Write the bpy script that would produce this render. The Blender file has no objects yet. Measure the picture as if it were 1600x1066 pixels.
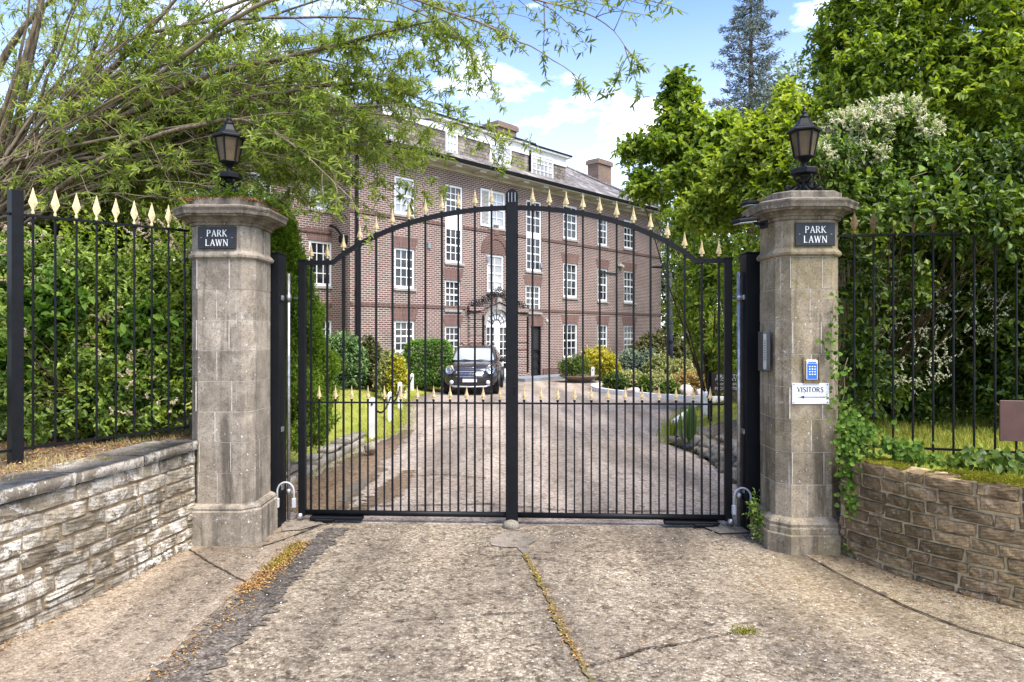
import bpy, math, random
import numpy as np
from mathutils import Vector, Matrix
R = math.radians
PI = math.pi
random.seed(7)
FPX, CXP, HYP, EYE = 1066.7, 800.0, 520.0, 2.0
scene = bpy.context.scene
COL = scene.collection

def P(px, py, Y):
    return Vector(((px - CXP) / FPX * Y, Y, EYE - (py - HYP) / FPX * Y))
def G(px, py, z=0.0):
    Y = (EYE - z) * FPX / (py - HYP)
    return Vector(((px - CXP) / FPX * Y, Y, z))
def lerp(a, b, t):
    return a + (b - a) * t
def smooth(a, b, x):
    t = np.clip((x - a) / (b - a), 0, 1)
    return t * t * (3 - 2 * t)

# ------------------------------------------------------------------ objects
def tag(o, label=None, cat=None, group=None, kind=None):
    if label: o['label'] = label
    if cat: o['category'] = cat
    if group: o['group'] = group
    if kind: o['kind'] = kind
    return o
def empty(name, loc, label, cat, group=None, rz=0.0):
    o = bpy.data.objects.new(name, None)
    COL.objects.link(o)
    o.location = loc
    o.rotation_euler = (0, 0, rz)
    o.empty_display_size = 0.2
    return tag(o, label, cat, group)
def link(name, me, mat, parent=None, smooth_=False):
    o = bpy.data.objects.new(name, me)
    COL.objects.link(o)
    for m in (mat if isinstance(mat, (list, tuple)) else [mat]):
        me.materials.append(m)
    if parent is not None:
        o.parent = parent
    if smooth_:
        me.polygons.foreach_set('use_smooth', np.ones(len(me.polygons), dtype=bool))
    return o
def kids(o):
    return [c for c in bpy.data.objects if c.parent == o]
def copy_tree(o, parent=None):
    c = o.copy()
    COL.objects.link(c)
    c.parent = parent
    for ch in kids(o):
        copy_tree(ch, c)
    return c
def world_to(parent):
    return (Matrix.Translation(parent.location) @ parent.rotation_euler.to_matrix().to_4x4()).inverted()

class MB:
    """collects polygons; build() links them as ONE mesh object"""
    def __init__(s):
        s.v, s.f, s.r, s.cur = [], [], [], 0.5
    def add(s, vs, fs):
        b = len(s.v)
        s.v.extend([tuple(v) for v in vs])
        for f in fs:
            s.f.append([b + i for i in f])
            s.r.append(s.cur)
    def box(s, a, b, M=None):
        x0, y0, z0 = a; x1, y1, z1 = b
        vs = [Vector(p) for p in ((x0,y0,z0),(x1,y0,z0),(x1,y1,z0),(x0,y1,z0),(x0,y0,z1),(x1,y0,z1),(x1,y1,z1),(x0,y1,z1))]
        if M is not None: vs = [M @ v for v in vs]
        s.add(vs, [(0,3,2,1),(4,5,6,7),(0,1,5,4),(1,2,6,5),(2,3,7,6),(3,0,4,7)])
    def cbox(s, c, sz, M=None, bev=0.0):
        h = [q / 2 for q in sz]
        if bev <= 0:
            T = Matrix.Translation(c)
            if M is not None: T = T @ M
            s.box([-q for q in h], h, T)
            return
        b = min(bev, min(h) * .9)
        rings = [(-h[2], b), (-h[2] + b, 0), (h[2] - b, 0), (h[2], b)]
        vs = []
        for z, i in rings:
            hx, hy = h[0] - i, h[1] - i
            for x, y in ((-hx + b, -hy), (hx - b, -hy), (hx, -hy + b), (hx, hy - b), (hx - b, hy), (-hx + b, hy), (-hx, hy - b), (-hx, -hy + b)):
                v = Vector((x, y, z))
                if M is not None: v = M @ v
                vs.append(v + Vector(c))
        s.stack(vs, 8)
    def stack(s, vs, n, cap=True):
        k = len(vs) // n
        fs = []
        for i in range(k - 1):
            for j in range(n):
                a, b = i * n + j, i * n + (j + 1) % n
                fs.append((a, b, b + n, a + n))
        if cap:
            fs.append(tuple(range(n - 1, -1, -1)))
            fs.append(tuple(range((k - 1) * n, k * n)))
        s.add(vs, fs)
    def tube(s, pts, r, n=6, cap=True):
        pts = [Vector(p) for p in pts]
        rs = r if isinstance(r, (list, tuple, np.ndarray)) else [r] * len(pts)
        vs = []
        prev = None
        for i, p in enumerate(pts):
            t = (pts[min(i + 1, len(pts) - 1)] - pts[max(i - 1, 0)])
            if t.length < 1e-9: t = Vector((0, 0, 1))
            t.normalize()
            if prev is None:
                a = Vector((0, 0, 1)) if abs(t.z) < .9 else Vector((1, 0, 0))
                u = t.cross(a).normalized()
            else:
                u = (prev - t * prev.dot(t))
                u = u.normalized() if u.length > 1e-6 else t.orthogonal().normalized()
            prev = u
            w = t.cross(u)
            for j in range(n):
                an = 2 * PI * j / n
                vs.append(p + (u * math.cos(an) + w * math.sin(an)) * rs[i])
        s.stack(vs, n, cap)
    def lathe(s, prof, n=16, c=(0, 0, 0), ph=0.0):
        vs = []
        for r, z in prof:
            for j in range(n):
                an = 2 * PI * j / n + ph
                vs.append((c[0] + r * math.cos(an), c[1] + r * math.sin(an), c[2] + z))
        s.stack(vs, n)
    def quad(s, a, b, c, d):
        s.add([a, b, c, d], [(0, 1, 2, 3)])
    def build(s, name, mat, parent=None, sm=False, world=False, fix=False):
        me = bpy.data.meshes.new(name)
        vs = s.v
        if world and parent is not None:
            Mi = world_to(parent)
            vs = [tuple(Mi @ Vector(v)) for v in vs]
        me.from_pydata(vs, [], s.f)
        at = me.attributes.new('rnd', 'FLOAT', 'FACE')
        at.data.foreach_set('value', np.array(s.r, dtype=np.float32))
        if fix:
            import bmesh
            bm = bmesh.new(); bm.from_mesh(me)
            bmesh.ops.recalc_face_normals(bm, faces=bm.faces)
            bm.to_mesh(me); bm.free()
        me.update()
        return link(name, me, mat, parent, sm)

def poly_sheet(name, pts, z, mat, parent=None):
    import bmesh
    me = bpy.data.meshes.new(name)
    bm = bmesh.new()
    vs = [bm.verts.new((p[0], p[1], z)) for p in pts]
    f = bm.faces.new(vs)
    if f.normal.z < 0: f.normal_flip()
    bmesh.ops.triangulate(bm, faces=[f])
    bmesh.ops.recalc_face_normals(bm, faces=bm.faces)
    for f in bm.faces:
        f.normal_update()
        if f.normal.z < 0: f.normal_flip()
    bm.to_mesh(me); bm.free()
    return link(name, me, mat, parent)

def rough_strip(pts, w, seed, n=40, jag=.3):
    """outline of a ragged strip following pts"""
    rng = random.Random(seed)
    P2 = [Vector((p[0], p[1])) for p in pts]
    seg = [(P2[i + 1] - P2[i]).length for i in range(len(P2) - 1)]
    tot = sum(seg)
    L, Rr = [], []
    for i in range(n + 1):
        d = tot * i / n
        k = 0
        while k < len(seg) - 1 and d > seg[k]:
            d -= seg[k]; k += 1
        t = (P2[k + 1] - P2[k]).normalized()
        p = P2[k] + t * min(d, seg[k])
        nn = Vector((-t.y, t.x))
        ww = w[min(int(i / n * len(w)), len(w) - 1)] if isinstance(w, (list, tuple)) else w
        L.append(p + nn * ww * (.5 + rng.uniform(-jag, jag)))
        Rr.append(p - nn * ww * (.5 + rng.uniform(-jag, jag)))
    return [(q.x, q.y) for q in L + Rr[::-1]]

# ------------------------------------------------------------------ leaves
def snoise(p, f=1.0, seed=0):
    rng = np.random.default_rng(seed)
    out = np.zeros(len(p))
    for i in range(6):
        k = rng.normal(size=3) * f * (1 + .5 * i)
        out += np.sin(p @ k + rng.uniform(0, 6.28)) / (1 + .4 * i)
    return out / 2.6
def unit(a):
    return a / np.maximum(np.linalg.norm(a, axis=1, keepdims=True), 1e-9)
def leaf_mesh(name, base, d, nrm, ln, wd, rnd, mat, parent=None, fold=.25, simple=False, curl=.12):
    """ONE mesh of many small folded leaf blades"""
    N = len(base)
    d = unit(d)
    side = unit(np.cross(d, nrm))
    up = np.cross(side, d)
    ln = np.asarray(ln).reshape(-1, 1) * np.ones((N, 1)); wd = np.asarray(wd).reshape(-1, 1) * np.ones((N, 1))
    tip = base + d * ln - up * ln * curl
    if simple:
        m = base + d * ln * .45
        L = m + side * wd * .5 + up * wd * fold; Rr = m - side * wd * .5 + up * wd * fold
        V = np.stack([base, Rr, tip, L], axis=1).reshape(-1, 3)
        per = 4
        idx = (np.arange(N)[:, None] * 4 + np.array([0, 1, 2, 3])).reshape(-1)
        nf = N
    else:
        m1 = base + d * ln * .3; m2 = base + d * ln * .68 - up * ln * curl * .4
        L1 = m1 + side * wd * .46 + up * wd * fold; R1 = m1 - side * wd * .46 + up * wd * fold
        L2 = m2 + side * wd * .38 + up * wd * fold; R2 = m2 - side * wd * .38 + up * wd * fold
        V = np.stack([base, R1, R2, tip, L2, L1], axis=1).reshape(-1, 3)
        idx = (np.arange(N)[:, None] * 6 + np.array([0, 1, 2, 3, 0, 3, 4, 5])).reshape(-1)
        nf = N * 2
    if parent is not None:
        Mi = np.array(world_to(parent))
        V = V @ Mi[:3, :3].T + Mi[:3, 3]
    me = bpy.data.meshes.new(name)
    me.vertices.add(len(V)); me.vertices.foreach_set('co', V.astype(np.float32).reshape(-1))
    me.loops.add(len(idx)); me.loops.foreach_set('vertex_index', idx.astype(np.int32))
    me.polygons.add(nf)
    me.polygons.foreach_set('loop_start', (np.arange(nf) * 4).astype(np.int32))
    me.update(calc_edges=True)
    at = me.attributes.new('rnd', 'FLOAT', 'FACE')
    rr = np.asarray(rnd) if simple else np.repeat(np.asarray(rnd), 2)
    at.data.foreach_set('value', rr.astype(np.float32))
    return link(name, me, mat, parent)

def crown_points(lobes, n, seed, shell=.45, lump=.2, lf=2.2, front=.0, power=1.0, gap=.45):
    """random points in the outer part of a union of lumpy ellipsoids, with outward directions"""
    rng = np.random.default_rng(seed)
    A = np.array([(l[0], l[1], l[2], l[3], l[4] if len(l) > 4 else l[3], l[5] if len(l) > 5 else l[3]) for l in lobes], dtype=float)
    w = A[:, 3] * A[:, 5] + A[:, 3] * A[:, 4]
    k = rng.choice(len(A), size=int(n * 1.6), p=w / w.sum())
    u = unit(rng.normal(size=(len(k), 3)))
    if front > 0:
        flip = (u[:, 1] > 0) & (rng.random(len(k)) < front)
        u[flip, 1] *= -1
    rad = 1 - shell * rng.random(len(k)) ** power
    lum = 1 + lump * snoise(u * 1.0 + A[k, :3] * 1.7, lf, seed + 1)
    p = A[k, :3] + u * A[k, 3:6] * (rad * lum)[:, None]
    # thin out points deep inside a neighbouring lobe
    deep = np.zeros(len(k))
    for a in A:
        q = np.linalg.norm((p - a[:3]) / a[3:6], axis=1)
        deep = np.maximum(deep, 1 - q)
    keep = deep < shell + .05
    dens = snoise(p, lf * 1.1, seed + 2)
    keep &= rng.random(len(k)) < np.clip(.72 + gap * dens, .06, 1)
    p, u = p[keep][:n], u[keep][:n]
    return p, u
def sprays(p, u, m, tl, ll, lw, seed, droop=.15, spread=.9, up=.25, jit=.25):
    """m leaves along a short twig at every point p growing along u"""
    rng = np.random.default_rng(seed)
    n = len(p)
    td = unit(u + rng.normal(size=(n, 3)) * .7 + np.array([0, 0, up - droop]))
    tl_ = tl * rng.uniform(.6, 1.3, size=(n, 1))
    t = (np.arange(m) + .5) / m
    base = p[:, None, :] + td[:, None, :] * (t[None, :, None] - .35) * tl_[:, None, :]
    base = base + np.array([0, 0, -1]) * droop * (t ** 2)[None, :, None] * tl_[:, None, :]
    ld = td[:, None, :] * .55 + rng.normal(size=(n, m, 3)) * spread * .75 + np.array([0, 0, -droop])
    nr = np.array([.12, -.42, 1.0]) + u[:, None, :] * .35 + rng.normal(size=(n, m, 3)) * .36
    ln = ll * rng.uniform(1 - jit * 1.6, 1 + jit, size=(n, m))
    wd = lw * ln / ll * rng.uniform(.85, 1.15, size=(n, m))
    tw = rng.random((n, 1)) * .5 + snoise(p, 1.1, seed)[:, None] * .18 + .2
    rnd = np.clip(tw + rng.normal(size=(n, m)) * .19, 0, 1)
    f = lambda a: a.reshape(-1, a.shape[-1])
    return f(base), f(ld), f(nr), ln.reshape(-1), wd.reshape(-1), rnd.reshape(-1)
def crown(name, parent, lobes, n, m, tl, ll, lw, mat, seed, shell=.45, lump=.2, lf=2.2, droop=.15, spread=.9, up=.25, front=.0, simple=False, power=1.0, clip=None, gap=.45):
    p, u = crown_points(lobes, n, seed, shell, lump, lf, front, power, gap)
    if clip is not None:
        k = clip(p); p, u = p[k], u[k]
    a = sprays(p, u, m, tl, ll, lw, seed + 5, droop, spread, up)
    return leaf_mesh(name, *a, mat, parent, simple=simple)
def limbs(name, parent, root, lobes, r, mat, seed, extra=3, n=7):
    """trunk with limbs reaching into every lobe"""
    rng = random.Random(seed)
    mb = MB()
    for l in lobes:
        for e in range(extra):
            c = Vector(l[:3]) + Vector((rng.uniform(-1, 1) * l[3], rng.uniform(-1, 1) * l[3], rng.uniform(-.6, .8) * l[3])) * .7
            a = Vector(root)
            mid = a.lerp(c, .5) + Vector((rng.uniform(-.15, .15), rng.uniform(-.15, .15), rng.uniform(0, .25)))
            pts = [a, a.lerp(mid, .5) + Vector((rng.uniform(-.05, .05), 0, 0)), mid, mid.lerp(c, .5) + Vector((rng.uniform(-.1, .1), 0, rng.uniform(-.05, .1))), c]
            rr = r * rng.uniform(.5, 1)
            mb.tube(pts, [rr, rr * .75, rr * .5, rr * .3, rr * .1], n)
    return mb.build(name, mat, parent, True, True)
# ------------------------------------------------------------------ materials
class NT:
    def __init__(s, name):
        s.m = bpy.data.materials.new(name)
        s.m.use_nodes = True
        s.t = s.m.node_tree
        s.t.nodes.clear()
        s.out = s.t.nodes.new('ShaderNodeOutputMaterial')
    def put(s, sock, v):
        if isinstance(v, bpy.types.NodeSocket): s.t.links.new(v, sock)
        elif v is not None:
            if hasattr(sock.default_value, '__len__') and not hasattr(v, '__len__'): v = (v, v, v, 1)[:len(sock.default_value)]
            if hasattr(v, '__len__') and len(sock.default_value) == 4 and len(v) == 3: v = (*v, 1)
            sock.default_value = v
    def add(s, typ, ins=None, **props):
        n = s.t.nodes.new('ShaderNode' + typ)
        for k, v in props.items(): setattr(n, k, v)
        for k, v in (ins or {}).items(): s.put(n.inputs[k], v)
        return n
    def coord(s, which='Object', scale=None, loc=None, rot=None):
        o = s.add('TexCoord').outputs[which]
        if scale is None and loc is None and rot is None: return o
        ins = {'Vector': o}
        if scale is not None: ins['Scale'] = scale if hasattr(scale, '__len__') else (scale,) * 3
        if loc is not None: ins['Location'] = loc
        if rot is not None: ins['Rotation'] = rot
        return s.add('Mapping', ins).outputs[0]
    def noise(s, vec, sc, det=4, rough=.55, dist=0, out=0):
        return s.add('TexNoise', {'Vector': vec, 'Scale': sc, 'Detail': det, 'Roughness': rough, 'Distortion': dist}).outputs[out]
    def voro(s, vec, sc, feature='F1', out=0, rand=1.0):
        return s.add('TexVoronoi', {'Vector': vec, 'Scale': sc, 'Randomness': rand}, feature=feature).outputs[out]
    def ramp(s, fac, stops, interp='LINEAR'):
        n = s.add('ValToRGB', {'Fac': fac})
        n.color_ramp.interpolation = interp
        e = n.color_ramp.elements
        while len(e) > 1: e.remove(e[-1])
        for i, (p, c) in enumerate(stops):
            k = e[0] if i == 0 else e.new(p)
            k.position = p
            k.color = (*c, 1) if hasattr(c, '__len__') else (c, c, c, 1)
        return n.outputs[0]
    def mix(s, fac, a, b, mode='MIX'):
        return s.add('MixRGB', {'Fac': fac, 'Color1': a, 'Color2': b}, blend_type=mode).outputs[0]
    def math(s, op, a, b=None, clamp=False):
        n = s.add('Math', None, operation=op, use_clamp=clamp)
        s.put(n.inputs[0], a)
        if b is not None: s.put(n.inputs[1], b)
        return n.outputs[0]
    def attr(s, name='rnd'):
        return s.add('Attribute', None, attribute_name=name, attribute_type='GEOMETRY').outputs['Fac']
    def bump(s, h, st=.5, dist=.02, nrm=None):
        ins = {'Height': h, 'Strength': st, 'Distance': dist}
        if nrm is not None: ins['Normal'] = nrm
        return s.add('Bump', ins).outputs[0]
    def princ(s, col, rough=.6, nrm=None, metal=0.0, spec=.5, coat=None):
        n = s.add('BsdfPrincipled', {'Base Color': col, 'Roughness': rough, 'Metallic': metal, 'Specular IOR Level': spec})
        if nrm is not None: s.put(n.inputs['Normal'], nrm)
        if coat is not None: s.put(n.inputs['Coat Weight'], coat); n.inputs['Coat Roughness'].default_value = .06
        s.t.links.new(n.outputs[0], s.out.inputs[0])
        return s.m

def plain(name, col, rough=.6, metal=0.0, spec=.5, var=.12, sc=8.0, bump=0.0):
    t = NT(name)
    v = t.coord()
    nz = t.noise(v, sc, 4)
    c = t.mix(t.ramp(nz, [(.35, 0), (.7, 1)]), tuple(q * (1 - var) for q in col), tuple(min(1, q * (1 + var)) for q in col))
    n = t.bump(t.noise(v, sc * 6, 3), .4, bump) if bump else None
    return t.princ(c, rough, n, metal, spec)

def leafmat(name, dark, mid, light, trans=.35, rough=.42, spec=.4):
    t = NT(name)
    c = t.ramp(t.attr(), [(.05, dark), (.5, mid), (.95, light)])
    hsv = t.add('HueSaturation', {'Color': c, 'Saturation': 1.1, 'Value': 1.15})
    p = t.add('BsdfPrincipled', {'Base Color': c, 'Roughness': rough, 'Specular IOR Level': spec})
    tr = t.add('BsdfTranslucent', {'Color': hsv.outputs[0]})
    mx = t.add('MixShader', {0: trans, 1: p.outputs[0], 2: tr.outputs[0]})
    t.t.links.new(mx.outputs[0], t.out.inputs[0])
    return t.m

def aggregate(name, base, dark, light, sc=48, patch=.5, stain=(.16, .12, .08), stains=.5, seed=0.0, pale=(.42, .40, .37), hollow=.7, corner=False):
    """weathered concrete with its pebbles showing"""
    t = NT(name)
    v = t.coord('Object', loc=(seed, seed * 1.7, 0))
    wv = t.mix(.02, v, t.noise(v, 9, 2, out=1))
    cell = t.voro(wv, sc, 'F1', 1)
    d = t.voro(wv, sc, 'F1', 0)
    cs = t.add('SeparateColor', {'Color': cell}).outputs[0]
    peb = t.ramp(cs, [(0, dark), (.13, tuple(.5 * a + .5 * b for a, b in zip(dark, base))), (.33, base), (.86, tuple(.5 * a + .5 * b for a, b in zip(base, light))), (.97, light)])
    c2 = t.voro(v, sc * 2.6, 'F1', 1)
    c2s = t.add('SeparateColor', {'Color': c2}).outputs[1]
    fine = t.ramp(c2s, [(0, tuple(q * .55 for q in base)), (.6, base), (1, light)])
    col = t.mix(.3, peb, fine)
    worn = t.ramp(t.noise(v, 1.3, 5, .6, .6), [(.42, 0), (.62, 1)])
    matrix = t.mix(t.noise(v, 60, 3), tuple(q * .75 for q in pale), tuple(q * 1.12 for q in pale))
    col = t.mix(t.math('MULTIPLY', worn, patch), col, matrix)
    wet = t.ramp(t.noise(t.coord('Object', scale=(1, 1, 1), loc=(3 + seed, 9, 0)), .8, 6, .62, 1.0), [(.48, 0), (.7, 1)])
    col = t.mix(t.math('MULTIPLY', wet, stains), col, t.mix(.55, stain, t.mix(.5, stain, peb)))
    col = t.mix(t.ramp(t.voro(v, sc * .55, 'F1', 0), [(.07, .75), (.13, 0)]), col, light)
    col = t.mix(t.ramp(t.noise(v, 11, 5, .7), [(.36, .8), (.47, 0)]), col, tuple(q * .7 for q in dark))
    col = t.mix(t.math('MULTIPLY', t.ramp(d, [(.5, 0), (.8, 1)]), .4), col, dark)
    hol = t.ramp(t.noise(t.coord('Object', loc=(seed * 2, 4, 1)), 4.2, 9, .72, .6), [(.50, 0), (.57, 1)])
    hol = t.math('MULTIPLY', hol, t.ramp(t.noise(v, .9, 3), [(.40, .1), (.58, 1)]))
    col = t.mix(t.math('MULTIPLY', hol, hollow), col, t.mix(.35, tuple(q * .8 for q in dark), peb))
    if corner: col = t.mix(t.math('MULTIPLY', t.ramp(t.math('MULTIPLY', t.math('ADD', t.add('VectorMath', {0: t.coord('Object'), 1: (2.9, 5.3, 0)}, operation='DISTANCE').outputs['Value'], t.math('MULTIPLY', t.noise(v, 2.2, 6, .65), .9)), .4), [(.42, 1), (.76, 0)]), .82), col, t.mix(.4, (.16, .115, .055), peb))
    tr = t.ramp(t.noise(t.coord('Object', scale=(1.5, .22, 1), loc=(seed, 1, 0)), 1.0, 4, .55, .3), [(.36, .64), (.63, 1.2)])
    col = t.mix(1.0, col, tr, 'MULTIPLY')
    h = t.mix(.5, t.ramp(d, [(0, 1), (.6, 0)]), t.noise(v, 25, 4))
    return t.princ(col, .85, t.bump(h, .75, .012), spec=.3)

def stone(name, base, dark, pale, lich=.5, green=0.0, use_rnd=True, streak=.6, sc=1.0, spots=.75, moss=(.12, .13, .04)):
    t = NT(name)
    v = t.coord('Object')
    n1 = t.noise(v, 2.6 * sc, 6, .62, .4)
    n2 = t.noise(v, 14 * sc, 6, .7)
    col = t.mix(t.ramp(n1, [(.43, 0), (.57, 1)]), base, dark)
    col = t.mix(.5, col, t.mix(t.ramp(n2, [(.3, 0), (.7, 1)]), tuple(q * .6 for q in base), tuple(min(1, q * 1.35) for q in base)))
    if use_rnd:
        r = t.attr()
        col = t.mix(1.0, col, t.mix(r, (.62, .60, .56), (1.34, 1.30, 1.24)), 'MULTIPLY')
    st = t.noise(t.coord('Object', scale=(9, 9, .9)), 1.0, 5, .6, .3)
    col = t.mix(t.math('MULTIPLY', t.ramp(st, [(.5, 0), (.66, 1)]), streak), col, tuple(q * .42 for q in dark))
    st2 = t.noise(t.coord('Object', scale=(14, 14, .7), loc=(5, 2, 8)), 1.0, 4, .6, .2)
    col = t.mix(t.math('MULTIPLY', t.ramp(st2, [(.64, 0), (.7, 1)]), streak * .8), col, pale)
    if green:
        g = t.ramp(t.noise(v, 1.9, 5, .65, .5), [(.5, 0), (.66, 1)])
        col = t.mix(t.math('MULTIPLY', g, green), col, moss)
    if lich:
        l = t.ramp(t.noise(v, 5.5 * sc, 9, .78, .5), [(.60 - .13 * lich, 0), (.615 - .11 * lich, 1)])
        l = t.math('MULTIPLY', l, t.ramp(t.noise(v, 1.1, 3, .5), [(.40, .15), (.54, 1)]))
        l2 = t.math('MULTIPLY', l, t.ramp(t.noise(v, 60, 4, .7), [(.36, .0), (.44, 1)]))
        col = t.mix(t.math('MULTIPLY', l2, min(1, lich)), col, pale)
    sp = t.ramp(t.voro(t.mix(.05, v, t.noise(v, 30, 2, out=1)), 19, 'F1', 0), [(.10, 1), (.17, 0)])
    sp = t.math('MULTIPLY', sp, t.ramp(t.noise(v, 3.1, 3), [(.47, 0), (.56, 1)]))
    col = t.mix(t.math('MULTIPLY', sp, spots), col, pale)
    col = t.mix(t.math('MULTIPLY', t.ramp(t.noise(v, 75, 3, .7), [(.36, 1), (.46, 0)]), .6), col, tuple(q * .45 for q in dark))
    h = t.mix(.5, n2, t.noise(v, 60, 4, .7))
    return t.princ(col, .9, t.bump(h, .6, .012), spec=.2)

def brickmat(name, axis='x', vert=False, c1=(.178, .076, .058), c2=(.060, .034, .038), mortar=(.45, .395, .34), bw=.225, bh=.075, msz=.0135):
    t = NT(name)
    sx = t.add('SeparateXYZ', {0: t.coord('Object')}).outputs
    a = sx[0] if axis == 'x' else sx[1]
    if vert: vec = t.add('CombineXYZ', {0: sx[2], 1: a}).outputs[0]
    else: vec = t.add('CombineXYZ', {0: a, 1: sx[2]}).outputs[0]
    b = t.add('TexBrick', {'Vector': vec, 'Color1': (0, 0, 0), 'Color2': (1, 1, 1), 'Mortar': (.5, .5, .5), 'Scale': 1.0, 'Mortar Size': msz, 'Mortar Smooth': .15,
                           'Bias': 0.0, 'Brick Width': bw, 'Row Height': bh})
    f = t.ramp(b.outputs[0], [(0, c2), (.3, tuple(.5 * p + .5 * q for p, q in zip(c1, c2))), (.62, c1), (.85, (c1[0] * 1.25, c1[1] * 1.3, c1[2] * 1.35)), (1, (c2[0] * .8, c2[1] * .8, c2[2] * 1.05))])
    v = t.coord('Object')
    f = t.mix(.5, f, t.mix(t.noise(v, 26, 3), tuple(q * .6 for q in c2), tuple(q * 1.4 for q in c1)))
    mo = t.mix(t.noise(v, 2.5, 4), tuple(q * .75 for q in mortar), tuple(q * 1.15 for q in mortar))
    col = t.mix(b.outputs[1], f, mo)
    col = t.mix(t.math('MULTIPLY', t.ramp(t.noise(v, .45, 5, .6), [(.45, 0), (.7, 1)]), .35), col, (.07, .05, .045))
    return t.princ(col, .85, t.bump(t.math('SUBTRACT', 1.0, b.outputs[1]), .5, .008), spec=.25)

def tilemat(name, c1, c2, pale, bw=.17, bh=.11, plane='xz'):
    t = NT(name)
    sx = t.add('SeparateXYZ', {0: t.coord('Object')}).outputs
    vec = t.add('CombineXYZ', {0: sx[0], 1: t.math('MULTIPLY', sx[2], 1.75 if plane == 'slope' else 1.0)}).outputs[0]
    b = t.add('TexBrick', {'Vector': vec, 'Color1': (0, 0, 0), 'Color2': (1, 1, 1), 'Mortar': (0, 0, 0), 'Scale': 1.0, 'Mortar Size': .008, 'Mortar Smooth': .3,
                           'Brick Width': bw, 'Row Height': bh})
    col = t.ramp(b.outputs[0], [(0, c2), (.5, tuple(.5 * p + .5 * q for p, q in zip(c1, c2))), (1, c1)])
    v = t.coord('Object')
    col = t.mix(b.outputs[1], col, tuple(q * .35 for q in c2))
    col = t.mix(t.ramp(t.noise(v, 1.4, 6, .7, .5), [(.5, 0), (.64, .75)]), col, pale)
    col = t.mix(t.ramp(t.noise(v, 9, 5, .7), [(.55, 0), (.7, .6)]), col, tuple(q * .8 for q in pale))
    row = t.math('FRACT', t.math('DIVIDE', t.add('SeparateXYZ', {0: vec}).outputs[1], bh))
    h = t.math('ADD', t.math('SUBTRACT', 1.0, row), t.math('MULTIPLY', b.outputs[1], -1.0))
    return t.princ(col, .8, t.bump(h, .7, .02), spec=.25)

def glassmat(name, dark=(.012, .014, .016), light=(.16, .155, .145), amt=.7, sc=.8):
    t = NT(name)
    v = t.coord('Object')
    n = t.ramp(t.noise(v, sc, 4, .6, .4), [(.45, 0), (.7, amt)])
    col = t.mix(n, dark, light)
    nb = t.bump(t.noise(v, 1.6, 2), .25, .05)
    return t.princ(col, .04, nb, spec=.6)

M = {}
M['black'] = plain('black_paint', (.005, .0055, .007), .5, spec=.22, var=.3, sc=14, bump=.0015)
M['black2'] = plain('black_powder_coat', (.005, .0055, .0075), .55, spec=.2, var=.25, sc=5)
M['steel'] = plain('galvanised_steel', (.42, .42, .42), .38, metal=.8, var=.25, sc=20)
M['grey_plastic'] = plain('grey_conduit', (.42, .43, .44), .5, var=.1)
M['gold'] = plain('gold_paint', (.56, .43, .22), .42, spec=.5, var=.38, sc=55)
M['gold_old'] = plain('faded_gold_paint', (.15, .10, .04), .6, spec=.3, var=.3, sc=40)
M['cream_gold'] = plain('cream_gold_paint', (.66, .53, .29), .5, spec=.4, var=.3, sc=35)
M['white'] = plain('white_gloss_paint', (.78, .78, .77), .4, var=.05, sc=3)
M['white_rough'] = plain('white_masonry_paint', (.76, .75, .73), .7, var=.10, sc=6)
M['cream'] = plain('cream_soffit_paint', (.42, .38, .31), .6, var=.08, sc=3)
M['slate_sign'] = plain('dark_slate', (.018, .020, .024), .5, var=.3, sc=12, spec=.4)
M['letter'] = plain('white_letter_paint', (.78, .78, .76), .5, var=.03)
M['ink'] = plain('black_letter_paint', (.02, .02, .022), .5, var=.03)
M['plate'] = plain('white_enamel', (.72, .72, .76), .3, var=.04, sc=5)
M['blue'] = plain('blue_keypad_film', (.02, .13, .50), .35, var=.06)
M['grey_box'] = plain('grey_metal_box', (.035, .038, .045), .45, metal=.3, var=.15)
M['brown'] = plain('red_brown_paint', (.095, .042, .033), .55, var=.12, sc=10)
M['sign_brown'] = plain('dark_brown_board', (.05, .032, .02), .5, var=.15)
M['amber'] = plain('frosted_amber_glass', (.10, .070, .038), .55, spec=.25, var=.3, sc=9)
M['lead'] = plain('blue_grey_step', (.20, .22, .25), .6, var=.15, sc=3)
M['mortar'] = plain('old_lime_mortar', (.42, .33, .195), .95, var=.35, sc=14, bump=.01, spec=.1)
M['mortar_pale'] = plain('grey_mortar', (.235, .17, .10), .95, var=.3, sc=14, bump=.01, spec=.1)
M['joint'] = plain('white_lime_joint', (.44, .40, .34), .95, var=.25, sc=25, spec=.1)
M['bark'] = (lambda t: t.princ(t.mix(t.ramp(t.noise(t.coord('Object', scale=(9, 9, 1.6)), 2.5, 6, .65, .4), [(.35, 0), (.65, 1)]), (.075, .052, .032), (.24, .19, .13)), .9,
                    t.bump(t.noise(t.coord('Object', scale=(9, 9, 1.6)), 3.0, 5), .8, .03), spec=.15))(NT('tree_bark'))
M['twig'] = plain('brown_twig_bark', (.21, .165, .11), .85, var=.35, sc=6, spec=.2)
M['twig_dark'] = plain('dark_twig_bark', (.075, .052, .032), .9, var=.35, sc=6, spec=.2)

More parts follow.
